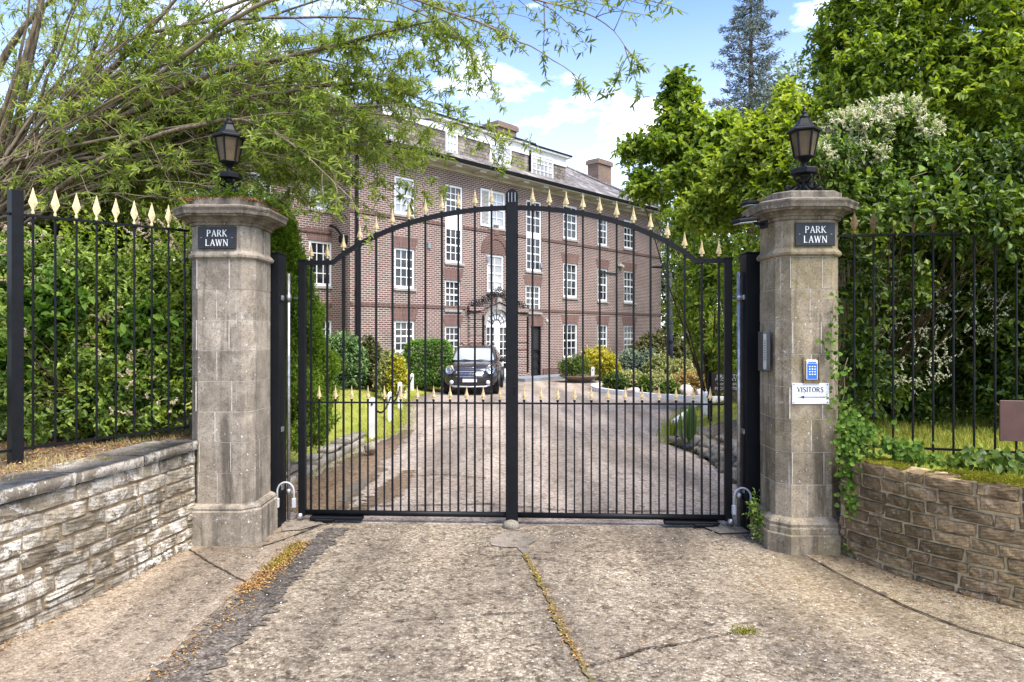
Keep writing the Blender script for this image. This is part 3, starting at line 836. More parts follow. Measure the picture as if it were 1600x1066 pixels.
# ------------------------------------------------------------------ lanterns on the pillars
def ring6(r, z, ph=PI / 6, n=6):
    return [(r * math.cos(ph + 2 * PI * j / n), r * math.sin(ph + 2 * PI * j / n), z) for j in range(n)]
def make_lantern(loc, label, group, rz):
    root = empty('pillar_lantern', loc, label, 'lantern', group, rz)
    mb = MB()
    mb.lathe([(.0, 0), (.085, 0), (.082, .014), (.052, .03), (.036, .06), (.030, .10), (.032, .13), (.042, .155), (.06, .174)], 16)
    mb.build('pedestal', M['black'], root, True, fix=True)
    mb = MB(); mb.lathe([(.05, .172), (.108, .178), (.122, .186), (.122, .226), (.112, .236), (.10, .238), (.06, .242), (.034, .25)], 8, (0, 0, 0), PI / 8); mb.build('collar', M['black'], root, fix=True)
    mb = MB(); mb.lathe([(.036, .245), (.026, .26), (.024, .29), (.036, .303), (.05, .318), (.078, .340), (.082, .345), (.0, .346)], 14); mb.build('stem', M['black'], root, True, fix=True)
    for k in range(4):      # scrolled feet
        a = PI / 4 + k * PI / 2 if rz == 0 else PI / 2 * k
        u = Vector((math.cos(a), math.sin(a), 0))
        pts = [u * .055 + Vector((0, 0, .075)), u * .09 + Vector((0, 0, .045)), u * .125 + Vector((0, 0, .02)), u * .165 + Vector((0, 0, .018)), u * .188 + Vector((0, 0, .04)), u * .178 + Vector((0, 0, .066)), u * .152 + Vector((0, 0, .064)), u * .148 + Vector((0, 0, .045)), u * .162 + Vector((0, 0, .040))]
        mb = MB(); mb.tube(pts, [.016, .016, .015, .015, .014, .013, .012, .01, .008], 8)
        mb.build('scroll_foot', M['black'], root, True)
        mb = MB(); v = u.cross(Vector((0, 0, 1)))
        pts = [u * .03 + Vector((0, 0, .10)), u * .07 + Vector((0, 0, .11)), u * .10 + Vector((0, 0, .135)), u * .112 + Vector((0, 0, .16))]
        mb.tube(pts, [.012, .011, .011, .012], 7); mb.build('bracket', M['black'], root, True)
    zb, zt, rb, rt = .345, .578, .085, .128
    mb = MB()
    for j in range(6):
        a = Vector(ring6(rb, zb)[j]); b = Vector(ring6(rt, zt)[j])
        mb.tube([a, b], [.0085, .0105], 5)
        a2 = Vector(ring6(rb, zb)[(j + 1) % 6]); b2 = Vector(ring6(rt, zt)[(j + 1) % 6])
        mb.tube([a, a2], .009, 5); mb.tube([b, b2], .011, 5)
    mb.build('cage', M['black'], root)
    for j in range(6):
        a, a2 = Vector(ring6(rb - .004, zb)[j]), Vector(ring6(rb - .004, zb)[(j + 1) % 6])
        b, b2 = Vector(ring6(rt - .004, zt)[j]), Vector(ring6(rt - .004, zt)[(j + 1) % 6])
        c = (a + a2 + b + b2) / 4; n = Vector((c.x, c.y, 0)).normalized() * .003
        mb = MB()
        mb.add([a, a2, b2, b, a - n, a2 - n, b2 - n, b - n], [(0, 1, 2, 3), (7, 6, 5, 4), (0, 4, 5, 1), (2, 6, 7, 3)])
        mb.build('glass', M['amber'], root)
    mb = MB()
    vs = []
    for r, z in ((.138, .572), (.158, .578), (.160, .592), (.150, .604), (.112, .622), (.084, .648), (.066, .68), (.052, .705), (.036, .712)):
        vs += ring6(r, z)
    mb.stack(vs, 6)
    mb.build('roof', M['black'], root, False, fix=True)
    mb = MB(); mb.lathe([(.034, .70), (.044, .716), (.044, .728), (.030, .742), (.018, .748), (.026, .760), (.024, .772), (.010, .782), (.016, .793), (.013, .806), (.004, .832), (0, .835)], 12)
    mb.build('finial', M['black'], root, True, fix=True)
    return root
make_lantern((PL.x, PL.y - .08, 3.32), 'black hexagonal lantern on the fern topped pillar', 'pillar lanterns', 0.0)
make_lantern((PR.x + .035, PR.y - .06, 3.315), 'black hexagonal lantern beside the white blossom, on the stained pillar', 'pillar lanterns', .18)

# ------------------------------------------------------------------ lettering
def text(name, body, size, mat, parent, loc, rz=0.0, ext=.001, space=1.0, sx=1.0):
    cu = bpy.data.curves.new(name, 'FONT')
    cu.body = body; cu.size = size; cu.extrude = ext; cu.align_x = 'CENTER'; cu.align_y = 'CENTER'; cu.space_character = space; cu.resolution_u = 3
    t = bpy.data.objects.new(name, cu); COL.objects.link(t)
    dg = bpy.context.evaluated_depsgraph_get()
    me = bpy.data.meshes.new_from_object(t.evaluated_get(dg))
    bpy.data.objects.remove(t)
    me.transform(Matrix.Diagonal((sx, 1, 1, 1)))
    o = link(name, me, mat, parent)
    o.location = loc; o.rotation_euler = (R(90), 0, rz)
    return o
SERIF = {  # stroke letters on a unit cell: (x0,y0,x1,y1,w) bars, thin and thick as in a roman capital
 'P': [(.08,0,.08,1,.13),(.08,.96,.36,.96,.07),(.36,.96,.5,.86,.09),(.5,.86,.5,.62,.12),(.5,.62,.36,.5,.09),(.36,.5,.08,.5,.07)],
 'A': [(.30,1,.03,0,.07),(.30,1,.58,0,.13),(.13,.34,.47,.34,.06)],
 'R': [(.08,0,.08,1,.13),(.08,.96,.34,.96,.07),(.34,.96,.48,.86,.09),(.48,.86,.48,.64,.12),(.48,.64,.34,.52,.09),(.34,.52,.08,.52,.07),(.28,.52,.60,0,.12)],
 'K': [(.08,0,.08,1,.13),(.52,1,.10,.46,.07),(.20,.56,.58,0,.12)],
 'L': [(.08,0,.08,1,.13),(.08,.04,.46,.04,.07)],
 'W': [(.02,1,.22,0,.12),(.22,0,.42,.98,.07),(.42,.98,.62,0,.12),(.62,0,.82,1,.07)],
 'N': [(.08,0,.08,1,.07),(.08,1,.62,0,.13),(.62,0,.62,1,.07)],
 'V': [(.02,1,.28,0,.13),(.28,0,.54,1,.06)],
 'I': [(.10,0,.10,1,.14)],
 'S': [(.48,.84,.36,.97,.07),(.36,.97,.18,.97,.08),(.18,.97,.08,.84,.09),(.08,.84,.10,.66,.10),(.10,.66,.44,.40,.13),(.44,.40,.48,.18,.11),(.48,.18,.36,.03,.09),(.36,.03,.16,.03,.08),(.16,.03,.05,.18,.07)],
 'T': [(.28,0,.28,1,.14),(.02,.96,.54,.96,.07)],
 'O': [(.34,.98,.14,.86,.08),(.14,.86,.06,.62,.12),(.06,.62,.06,.38,.13),(.06,.38,.14,.14,.12),(.14,.14,.34,.02,.08),(.34,.02,.54,.14,.08),(.54,.14,.62,.38,.12),(.62,.38,.62,.62,.13),(.62,.62,.54,.86,.12),(.54,.86,.34,.98,.08)],
}
SER = {'P': [(.08,0)], 'A': [(.03,0),(.58,0)], 'R': [(.08,0),(.60,0)], 'K': [(.08,0),(.08,1),(.52,1),(.58,0)], 'L': [(.08,0),(.08,1)], 'W': [(.02,1),(.42,1),(.82,1)], 'N': [(.08,0),(.06,1),(.62,1)],
       'V': [(.02,1),(.54,1)], 'I': [(.10,0),(.10,1)], 'S': [], 'T': [(.28,0)], 'O': []}
WID = {'P': .56, 'A': .6, 'R': .62, 'K': .6, 'L': .5, 'W': .84, 'N': .7, 'V': .56, 'I': .2, 'S': .54, 'T': .56, 'O': .68}
def serif_text(name, body, h, total, mat, parent, cx, y, zbase, gap=.2, ser=.22, ext=.003, bold=1.0):
    """roman capitals drawn as bars, total wide"""
    w = sum(WID[c] for c in body) + gap * (len(body) - 1)
    sx = total / w
    x = cx - total / 2
    mb = MB()
    for i, c in enumerate(body):
        for k, (x0, y0, x1, y1, tw) in enumerate(SERIF[c]):
            a = Vector((x + x0 * sx, 0, zbase + y0 * h)); b = Vector((x + x1 * sx, 0, zbase + y1 * h))
            d = (b - a).normalized(); nn = Vector((d.z, 0, -d.x)) * tw * .5 * h * bold
            a -= d * .02 * h; b += d * .02 * h
            e = y - ext - k * .00012 - i * .00001
            q = [a + nn, b + nn, b - nn, a - nn]
            mb.add([(v.x, e, v.z) for v in q] + [(v.x, y, v.z) for v in q], [(0, 1, 2, 3), (0, 4, 5, 1), (1, 5, 6, 2), (2, 6, 7, 3), (3, 7, 4, 0)])
        for k, (px, pz) in enumerate(SER[c]):
            zz = zbase + pz * h; s = .045 * h
            mb.box((x + px * sx - ser * .5 * h, y - ext - .0011 - k * .0001, zz - (s if pz else 0)), (x + px * sx + ser * .5 * h, y, zz + (0 if pz else s)))
        x += (WID[c] + gap) * sx
    return mb.build(name, mat, parent)

def name_plate(loc, label, rz=0.0):
    root = empty('name_plate', loc, label, 'sign', 'slate name plates', rz)
    mb = MB(); mb.cbox((0, 0, 0), (.362, .018, .212), None, .004); mb.build('plate', M['slate_sign'], root)
    mb = MB()
    for sx in (-.145, .145):
        mb = MB(); mb.cbox((sx, -.0105, .0), (.012, .006, .004)); mb.build('screw', M['steel'], root)
    serif_text('lettering', 'PARK', .060, .185, M['letter'], root, 0, -.009, .012)
    serif_text('lettering', 'LAWN', .060, .210, M['letter'], root, 0, -.009, -.077)
    return root
name_plate((-2.78, 6.437, 2.895), 'dark slate plate lettered in white, on the grey fern topped pillar')
name_plate((2.755, 6.208, 2.895), 'dark slate plate lettered in white, above the blue keypad on the stained pillar')

root = empty('visitors_sign', P(1266.5, 615, 6.213), 'white enamel plate with black lettering and a left pointing arrow', 'sign')
mb = MB(); mb.cbox((0, 0, 0), (.335, .006, .19), None, .002); mb.build('plate', M['plate'], root)
serif_text('lettering', 'VISITORS', .046, .235, M['ink'], root, -.002, -.003, .012, .14, ext=.0012, bold=1.45)
mb = MB(); mb.box((-.06, -.0048, -.0355), (.135, -.002, -.0285)); mb.add([(-.105, -.005, -.032), (-.06, -.005, -.018), (-.06, -.005, -.046)], [(0, 1, 2)])
mb.box((-.12, -.0045, -.034), (-.10, -.002, -.030)); mb.build('arrow', M['ink'], root)
for sx in (-.152, .152):
    for sz in (-.08, .082):
        mb = MB(); mb.lathe([(0, .004), (.005, .003), (.006, 0)], 8); o = mb.build('screw', M['ink'], root); o.rotation_euler = (R(90), 0, 0); o.location = (sx, -.003, sz)

root = empty('keypad', P(1268, 578, 6.205), 'small blue keypad with rows of pale round buttons', 'keypad')
mb = MB(); mb.cbox((0, 0, 0), (.104, .03, .182), None, .006); mb.build('case', M['letter'], root)
mb = MB(); mb.box((-.044, -.0175, -.082), (.044, -.0145, .058)); mb.build('face_panel', M['blue'], root)
mb = MB(); mb.box((-.036, -.0178, .064), (.036, -.0145, .074)); mb.build('label_strip', M['blue'], root)
for r in range(4):
    for c in range(3):
        mb = MB(); mb.cbox((-.024 + c * .024, -.018, .030 - r * .0235), (.014, .005, .012), None, .002); mb.build('button', M['letter'], root)
mb = MB(); mb.cbox((-.07, -.002, .01), (.012, .016, .21)); mb.cbox((.07, -.002, .01), (.012, .016, .21)); mb.cbox((0, -.002, -.108), (.15, .016, .026)); mb.build('surround', M['wall_right'], root)

root = empty('intercom_box', (2.372, 6.42, 0), 'narrow grey metal reader box on the pillar side facing the gate', 'intercom')
zc = EYE - (549 - HYP) / FPX * 6.45
mb = MB(); mb.cbox((.0, 0, zc), (.075, .13, .375), None, .008); mb.build('case', M['grey_box'], root)
mb = MB(); mb.cbox((-.02, -.067, zc + .0), (.03, .006, .33), None, .001); mb.build('front_panel', plain('grey_reader_panel', (.16, .165, .17), .5), root)
mb = MB()
for k in range(9): mb.cbox((-.02, -.071, zc + .10 - k * .022), (.018, .004, .006))
mb.build('speaker_grille', M['ink'], root)

def floodlight(loc, label, tilt, rz):
    root = empty('floodlight', loc, label, 'floodlight', 'floodlights on the gate pillar', rz)
    Mx = Matrix.Rotation(tilt, 4, 'Y')
    mb = MB(); mb.cbox((-.12, 0, .02), (.22, .15, .035), Mx, .008); mb.build('housing', M['black2'], root)
    mb = MB(); mb.cbox((-.125, 0, -.002), (.17, .12, .008), Mx); mb.build('lens', M['lens'], root)
    mb = MB(); mb.tube([(.06, .0, -.01), (-.02, 0, .0), (-.04, 0, .02)], .014, 6); mb.cbox((.07, 0, -.01), (.03, .09, .07)); mb.build('bracket', M['black2'], root)
    for k in range(4):
        mb = MB(); mb.cbox((-.20 + k * .05, 0, .045), (.006, .13, .02), Mx); mb.build('fin', M['black2'], root)
    return root
floodlight(P(1183, 349, 6.35), 'black floodlight with pale lens facing the drive, under the pillar cap', R(-8), R(12))
floodlight(P(1195, 322, 6.75), 'black floodlight lying higher, on the edge of the pillar cap', R(-3), R(10))

# ------------------------------------------------------------------ gate
def arrow_head(mb, x, y, z, s=1.0):
    s *= .9
    vs = []
    for hx, hy, zz in ((.009, .009, 0), (.019, .015, .010), (.010, .010, .022), (.013, .011, .028), (.036, .012, .038), (.031, .015, .056), (.015, .010, .11), (.0015, .0015, .195)):
        vs += [(x - hx * s, y, z + zz * s), (x, y - hy * s, z + zz * s), (x + hx * s, y, z + zz * s), (x, y + hy * s, z + zz * s)]
    mb.stack(vs, 4)
HL, HR = Vector((-2.265, 7.25, 0)), Vector((2.265, 7.03, 0))
gate_rot = math.atan2(HR.y - HL.y, HR.x - HL.x)
half = (HR - HL).length / 2
def top_z(a):
    a = abs(a)
    if a > 1.90: return 2.742
    return 2.742 + (3.305 - 2.742) * (math.sqrt(max(0, 1 - (a / 2.30) ** 2)) - math.sqrt(1 - (1.9 / 2.30) ** 2)) / (1 - math.sqrt(1 - (1.9 / 2.30) ** 2))
def make_leaf(sgn, label):
    """local x runs from the hinge (0) to the meeting stile (half)"""
    hinge = HL if sgn > 0 else HR
    root = empty('gate_leaf', hinge, label, 'gate', 'double driveway gate', gate_rot)
    X = lambda a: sgn * (half - a)        # a = distance from the gate's centre
    mb = MB(); mb.cbox((X(half - .04), 0, 1.41), (.075, .06, 2.70), None, .006); mb.cbox((X(half - .04), 0, 2.768), (.085, .07, .016)); mb.build('hinge_stile', M['black'], root)
    if sgn > 0:
        mb = MB(); mb.cbox((X(-.0), -.012, 1.72), (.128, .05, 3.37), None, .006); mb.build('meeting_stile', M['black'], root)
        mb = MB()
        vs = []
        for hx, z in ((.064, 3.405), (.064, 3.44), (.058, 3.462), (.034, 3.485), (.004, 3.50)):
            vs += [(X(0) - hx, -.038, z), (X(0) + hx, -.038, z), (X(0) + hx, .014, z), (X(0) - hx, .014, z)]
        mb.stack(vs, 4); mb.build('stile_cap', M['black'], root)
        mb = MB()
        for q in (-.034, 0.0, .034): mb.cbox((X(q), -.039, 3.41), (.006, .004, .10))
        mb.build('slot', M['steel'], root)
        mb = MB(); mb.cbox((X(-.035), -.041, 1.42), (.022, .008, .13), None, .003); mb.tube([(X(-.035), -.041, 1.44), (X(-.035), -.062, 1.44), (X(-.02), -.064, 1.44)], .006, 6); mb.build('latch', M['black2'], root)
    else:
        mb = MB(); mb.cbox((X(.035), .035, 1.68), (.05, .04, 3.2), None, .004); mb.build('meeting_stile', M['black'], root)
    a0 = .064 if sgn > 0 else .062
    pts = [(X(a), 0, top_z(a)) for a in np.concatenate([np.linspace(a0, 1.9, 30), [half - .08]])]
    mb = MB()
    vs = []
    for i, p in enumerate(pts):
        q0, q1 = Vector(pts[max(i - 1, 0)]), Vector(pts[min(i + 1, len(pts) - 1)])
        t = (q1 - q0).normalized(); n = Vector((-t.z, 0, t.x)) * (1 if t.x > 0 else -1)
        p = Vector(p)
        for oy, oz in ((-.02, -.024), (.02, -.024), (.02, .024), (-.02, .024)):
            vs.append(p + n * oz + Vector((0, oy, 0)))
    mb.stack(vs, 4); mb.build('top_rail', M['black'], root, fix=True)
    mb = MB(); mb.tube([(X(a0), 0, .095), (X(half - .075), 0, .095)], .030, 12); mb.build('bottom_rail', M['black'], root, True)
    mb = MB(); mb.cbox((X((a0 + half - .077) / 2), 0, 1.262), (half - .077 - a0, .034, .016)); mb.build('middle_rail', M['black'], root)
    sp = .1745
    for k in range(12):
        a = .215 + k * sp
        zt = top_z(a)
        mb = MB(); mb.cbox((X(a), 0, (.12 + zt - .02) / 2), (.020, .020, zt - .14)); mb.build('bar', M['black'], root)
        mb = MB(); mb.lathe([(.0, 0), (.013, .0), (.017, .012), (.011, .022), (.0, .023)], 8, (X(a), 0, zt + .02))
        c = mb.build('bar_collar', M['black'], root)
        mb = MB(); arrow_head(mb, X(a), 0, zt + .041); mb.build('spearhead', M['gold'], root)
    for k in range(13):
        a = .215 - sp / 2 + k * sp
        mb = MB(); mb.cbox((X(a), 0, .695), (.0145, .0145, 1.16)); mb.build('short_bar', M['black'], root)
        mb = MB(); mb.lathe([(0, 0), (.007, 0), (.015, .02), (.010, .032), (0, .033)], 8, (X(a), 0, 1.27)); mb.build('bar_collar', M['black'], root)
        mb = MB(); arrow_head(mb, X(a), 0, 1.296, .84); mb.build('spearhead', M['gold'], root)
    mb = MB(); mb.cbox((X(half - .42), -.03, .048), (.56, .09, .034), None, .006); mb.cbox((X(half - .30), -.035, .030), (.2, .1, .03), None, .006); mb.build('drive_arm', M['black2'], root)
    mb = MB(); mb.lathe([(0, 0), (.035, 0), (.04, .03), (.03, .06), (0, .062)], 10, (X(half - .02), -.02, .03)); mb.build('bottom_pivot', M['steel'], root, True)
    mb = MB(); mb.tube([(X(half - .02), .0, 2.36), (X(half + .055), .03, 2.36)], .014, 8); mb.build('hinge_pin', M['steel'], root)
    return root
make_leaf(1, 'black arched gate leaf with gold spearheads, hung beside the grey pillar and the conifer')
make_leaf(-1, 'black arched gate leaf with gold spearheads, hung beside the stained pillar with the keypad')

def gate_post(x0, x1, y0, y1, z, label):
    root = empty('gate_post', ((x0 + x1) / 2, (y0 + y1) / 2, 0), label, 'gate post', 'black box posts behind the pillars')
    w, d = x1 - x0, y1 - y0
    mb = MB(); mb.cbox((0, 0, z / 2), (w, d, z), None, .006); mb.build('box_section', M['black2'], root)
    mb = MB(); mb.cbox((0, 0, z + .006), (w + .012, d + .012, .012)); mb.build('post_cap', M['black'], root)
    for zz in (.4, 1.0, 2.36):
        mb = MB(); mb.cbox(((w / 2 + .006) * (1 if x0 < 0 else -1), -.02, zz), (.012, .07, .05), None, .002); mb.build('hinge_bracket', M['steel'], root)
    return root
gate_post(-2.475, -2.385, 6.98, 7.22, 2.81, 'black steel box post between grey pillar and gate leaf')
gate_post(2.355, 2.50, 6.86, 7.06, 2.80, 'broad black steel box post beside the stained pillar and reader box')
def pipe_thing(x, y, z, r, label):
    root = empty('hinge_pipe', (x, y, 0), label, 'hinge pipe', 'steel hinge pipes of the gate')
    mb = MB(); mb.tube([(0, 0, .03), (0, 0, z)], r, 12); mb.build('pipe', M['steel'], root, True)
    mb = MB(); mb.tube([(0, 0, 2.33), (0, 0, 2.40)], r + .009, 12); mb.tube([(0, 0, .30), (0, 0, .36)], r + .009, 12); mb.build('collar', M['steel'], root, True)
    return root
pipe_thing(-2.345, 7.17, 2.62, .017, 'slim grey steel pipe beside the conifer side gate leaf')
pipe_thing(2.325, 6.99, 2.62, .022, 'slim grey steel pipe beside the keypad side gate leaf')
def hoop(c, w, z0, zt, label):
    root = empty('cable_hoop', c, label, 'cable conduit', 'grey cable hoops at the gate hinges')
    pts = [(-w, 0, z0)] + [(-w * math.cos(a), 0, zt - w * 1.1 + w * 1.1 * math.sin(a)) for a in np.linspace(0, PI, 14)] + [(w, 0, z0)]
    mb = MB(); mb.tube(pts, .0095, 8); mb.build('conduit', M['grey_plastic'], root, True)
    for s in (-w, w):
        mb = MB(); mb.cbox((s, 0, z0 + .02), (.038, .038, .10), None, .006); mb.build('gland', M['grey_plastic'], root)
    return root
hoop((-2.315, 6.98, 0), .085, .24, .47, 'grey bent cable conduit at the foot of the grey pillar')
hoop((2.315, 6.86, 0), .085, .20, .44, 'grey bent cable conduit near the weeds at the stained pillar')
root = empty('gate_stop', (-.01, 7.02, 0), 'round rusty brown stop on the ground under the gate centre', 'gate stop')
mb = MB(); mb.lathe([(0, -.01), (.085, -.01), (.09, .02), (.07, .055), (.03, .07), (0, .072)], 14); mb.build('dome', M['rock'], root, True)
mb = MB(); mb.cbox((0, .05, .03), (.05, .03, .06), None, .006); mb.build('keeper', M['black2'], root)

# ------------------------------------------------------------------ roadside railings
def lozenge(mb, x, y, z, u):
    vs = []
    for hx, hy, zz in ((.006, .006, 0), (.013, .011, .008), (.013, .011, .022), (.007, .006, .032), (.011, .006, .045), (.036, .008, .098), (.020, .006, .150), (.001, .001, .222)):
        v = Vector((-u.y, u.x, 0))
        for a, b in ((-hx, 0), (0, -hy), (hx, 0), (0, hy)):
            q = Vector((x, y, z + zz)) + u * a + v * b
            vs.append(q)
    mb.stack(vs, 4)
def railing(a, b, n, first, zt0, zt1, zb0, zb1, post_at, gold, label, cat='railing', ext=(0, 0), below=0.0):
    root = empty('iron_railing', (a.x, a.y, 0), label, cat)
    L = (b - a).length; u = (b - a).normalized()
    at = lambda d: a + u * d
    zt = lambda d: lerp(zt0, zt1, d / L); zb = lambda d: lerp(zb0, zb1, d / L)
    for nm, zf in (('top_rail', zt), ('bottom_rail', zb)):
        mb = MB()
        p, q = at(-ext[0]), at(L + ext[1])
        v = Vector((-u.y, u.x, 0)) * .016
        z0, z1 = zf(-ext[0]), zf(L + ext[1])
        h = .009
        mb.add([(p.x - v.x, p.y - v.y, z0 - h), (p.x + v.x, p.y + v.y, z0 - h), (p.x + v.x, p.y + v.y, z0 + h), (p.x - v.x, p.y - v.y, z0 + h),
                (q.x - v.x, q.y - v.y, z1 - h), (q.x + v.x, q.y + v.y, z1 - h), (q.x + v.x, q.y + v.y, z1 + h), (q.x - v.x, q.y - v.y, z1 + h)],
               [(0, 1, 2, 3), (7, 6, 5, 4), (0, 4, 5, 1), (1, 5, 6, 2), (2, 6, 7, 3), (3, 7, 4, 0)])
        mb.build(nm, M['black'], root, False, True)
    for k in range(n):
        d = first + k * (L - first) / n
        p = at(d)
        if any(abs(d - q) < .05 for q in post_at): continue
        mb = MB(); mb.tube([(p.x, p.y, zb(d) - .02 - below), (p.x, p.y, zt(d) + .012)], .0095, 8); mb.build('bar', M['black'], root, False, True)
        mb = MB(); lozenge(mb, p.x, p.y, zt(d) + .010, u); mb.build('spearhead', gold, root, False, True)
    for d in post_at:
        p = at(d)
        mb = MB(); mb.cbox((p.x, p.y, (zb(d) - .14 + zt(d) + .19) / 2), (.085, .085, zt(d) - zb(d) + .33), Matrix.Rotation(math.atan2(u.y, u.x), 4, 'Z'), .004); mb.build('post', M['black'], root, False, True)
    return root
fa, fb = Vector((-3.17, 6.63, 0)), Vector((-3.985, 5.28, 0))
fdir = (fb - fa).normalized()
fend = fa + fdir * 3.3
railing(fa, fend, 20, .01, 2.99, 2.99 - .06 * 3.3 / 1.577, 1.085, 1.085 - .02, [1.45], M['cream_gold'], 'black iron railing with cream gold blades above the lichened wall', ext=(.03, 0))
ga, gb = Vector((3.03, 6.32, 0)), Vector((5.33, 5.698, 0))
railing(ga, gb, 14, .126, 2.895, 2.86, .96, .955, [], M['gold_old'], 'black iron railing with tarnished blades above the mossy wall', ext=(.02, 0), below=.1)
root = empty('notice_board', P(1588, 657, 5.83), 'plain red brown board hung on the railing by the mossy wall', 'board')
mb = MB(); mb.cbox((0, -.035, 0), (.30, .018, .345), Matrix.Rotation(R(-12), 4, 'Z'), .003); mb.build('board', M['brown'], root)
mb = MB()
for z in (.11, -.11): mb.cbox((0, -.018, z), (.22, .014, .025), Matrix.Rotation(R(-12), 4, 'Z'))
mb.build('batten', M['black2'], root)
# ------------------------------------------------------------------ the brick mansion block
BO = Vector((0.27, 29.0, 0)); BA = R(47)
bd = Vector((math.cos(BA), math.sin(BA), 0)); bn = Vector((-math.sin(BA), math.cos(BA), 0))   # along the front, into the house
def fac(px, py, off=0.0):
    d = Vector(((px - CXP) / FPX, 1, -(py - HYP) / FPX)); o = Vector((0, 0, EYE))
    t = ((BO - o).dot(bn) + off) / d.dot(bn)
    q = o + d * t - BO
    return q.dot(bd), q.z + BO.z
house = empty('apartment_house', BO, 'long three storey red brick block with white sash windows behind the gate', 'house', None, BA)
S0, S1, ZE, WY = -8.35, 11.6, 8.35, 1.15        # main front from S0 to S1, eaves, wing set back by WY
fS = lambda px: fac(px, 450)[0]

def holes_wall(name, s0, s1, z0, z1, holes, y, mat, deep=.13):
    ss = sorted({s0, s1, *[h[0] for h in holes], *[h[1] for h in holes]})
    zs = sorted({z0, z1, *[h[2] for h in holes], *[h[3] for h in holes]})
    mb = MB()
    for i in range(len(ss) - 1):
        for j in range(len(zs) - 1):
            cs, cz = (ss[i] + ss[i + 1]) / 2, (zs[j] + zs[j + 1]) / 2
            if any(h[0] < cs < h[1] and h[2] < cz < h[3] for h in holes): continue
            mb.quad((ss[i], y, zs[j]), (ss[i + 1], y, zs[j]), (ss[i + 1], y, zs[j + 1]), (ss[i], y, zs[j + 1]))
    for a, b, c, d in holes:
        mb.quad((a, y, c), (a, y + deep, c), (a, y + deep, d), (a, y, d))
        mb.quad((b, y + deep, c), (b, y, c), (b, y, d), (b, y + deep, d))
        mb.quad((a, y + deep, d), (b, y + deep, d), (b, y, d), (a, y, d))
        mb.quad((a, y, c), (b, y, c), (b, y + deep, c), (a, y + deep, c))
    return mb.build(name, mat, house)

def sash(a, b, c, d, y, nx, nz, glass='glass', sill=True, lintel=True, panel=None, parent=None, name='window'):
    """white sash window: frame and bars in one mesh, pane and sill below it"""
    mb = MB(); w = .075
    yf = y + .035; yb = y + .11
    if panel: d0, d1 = panel
    mb.box((a, yf, c), (a + w, yb, d)); mb.box((b - w, yf, c), (b, yb, d))
    mb.box((a + w, yf, d - w), (b - w, yb, d)); mb.box((a + w, yf, c), (b - w, yb, c + w * 1.3))
    zones = [(c + w * 1.3, d - w)]
    if panel:
        mb.box((a + w, yf + .01, d0), (b - w, yb, d1)); zones = [(c + w * 1.3, d0), (d1, d - w)]
    for lo, hi in zones:
        zm = (lo + hi) / 2
        n2 = max(2, nz if not panel else nz)
        for k in range(1, n2):
            z = lerp(lo, hi, k / n2); h = .030 if abs(z - zm) < .03 else .014
            mb.box((a + w, yf + .02, z - h), (b - w, yb - .012, z + h))
        for k in range(1, nx):
            x = lerp(a + w, b - w, k / nx)
            mb.box((x - .014, yf + .022, lo), (x + .014, yb - .013, hi))
    f = mb.build(name, M['white'], parent or house)
    mb = MB(); mb.quad((a + .03, yb - .03, c + .03), (b - .03, yb - .03, c + .03), (b - .03, yb - .03, d - .03), (a + .03, yb - .03, d - .03))
    mb.build('pane', M[glass], f)
    if sill:
        mb = MB(); mb.box((a - .06, y - .06, c - .085), (b + .06, y + .034, c - .002)); mb.build('sill', M['stone_sill'], f)
    if lintel:
        mb = MB(); h = .42
        mb.add([(a - .02, y - .012, d + .002), (b + .02, y - .012, d + .002), (b + .17, y - .012, d + h), (a - .17, y - .012, d + h),
                (a - .02, y + .01, d + .002), (b + .02, y + .01, d + .002), (b + .17, y + .01, d + h), (a - .17, y + .01, d + h)],
               [(0, 1, 2, 3), (0, 4, 5, 1), (1, 5, 6, 2), (2, 6, 7, 3), (3, 7, 4, 0)])
        mb.build('brick_arch', M['brick_vert'], f)
    return f
def rect(x0, x1, yt, yb, off=0.0):
    xm = (x0 + x1) / 2
    return (fac(x0, 450, off)[0], fac(x1, 450, off)[0], fac(xm, yb, off)[1], fac(xm, yt, off)[1])
# level heights shared by a whole storey
Z0a, Z0b = 1.02, 2.62                          # ground floor sill, head
rows = []
W = []      # (rect, nx, nz, glass, lintel, panel)
def col(x0, x1, r2=None, r1=None, r0=None, nx=3, g=('glass', 'glass', 'glass')):
    for r, gl, li in ((r2, g[0], False), (r1, g[1], True), (r0, g[2], True)):
        if r: W.append((rect(x0, x1, *r), nx, 4, gl, li, None))
col(616.5, 648, (277, 336), (388, 451), (501, 551), g=('glass_sky', 'glass', 'glass'))
W.append((rect(696, 723, 290, 411), 3, 4, 'glass', False, (332, 359)))
col(695.5, 719.5, None, (438, 484), (509.5, 556), nx=3)
W.append((rect(765, 789.5, 300, 357), 2, 4, 'glass_sky', False, None))
W.append((rect(761.5, 787, 398.5, 457), 2, 4, 'glass_net', False, None))
W.append((rect(822.5, 846, 314, 424), 3, 4, 'glass', False, (363, 373)))
col(821.5, 844.5, None, (446, 488), None)
col(880, 902, (322, 374), (411.5, 465), (506, 559))
col(934, 949.5, (338, 384), (420, 471), (507.5, 553))
col(975, 992.5, (345, 389), (424, 473), (509, 551))
holes = []
for k, (r, nx, nz, gl, li, pn) in enumerate(W):
    holes.append(r)
door = (fac(759.5, 500)[0], fac(796, 500)[0], .16, fac(768, 509)[1])
dz = door[3]; dc = (door[0] + door[1]) / 2; dr = (door[1] - door[0]) / 2
holes.append((door[0], door[1], .02, dz + dr))
gd = (fac(829.5, 540)[0], fac(845.5, 540)[0], .10, fac(837, 510)[1])
holes.append((gd[0], gd[1], .02, gd[3]))
holes_wall('wall', S0, S1, 0, ZE, holes, 0, M['brick'])
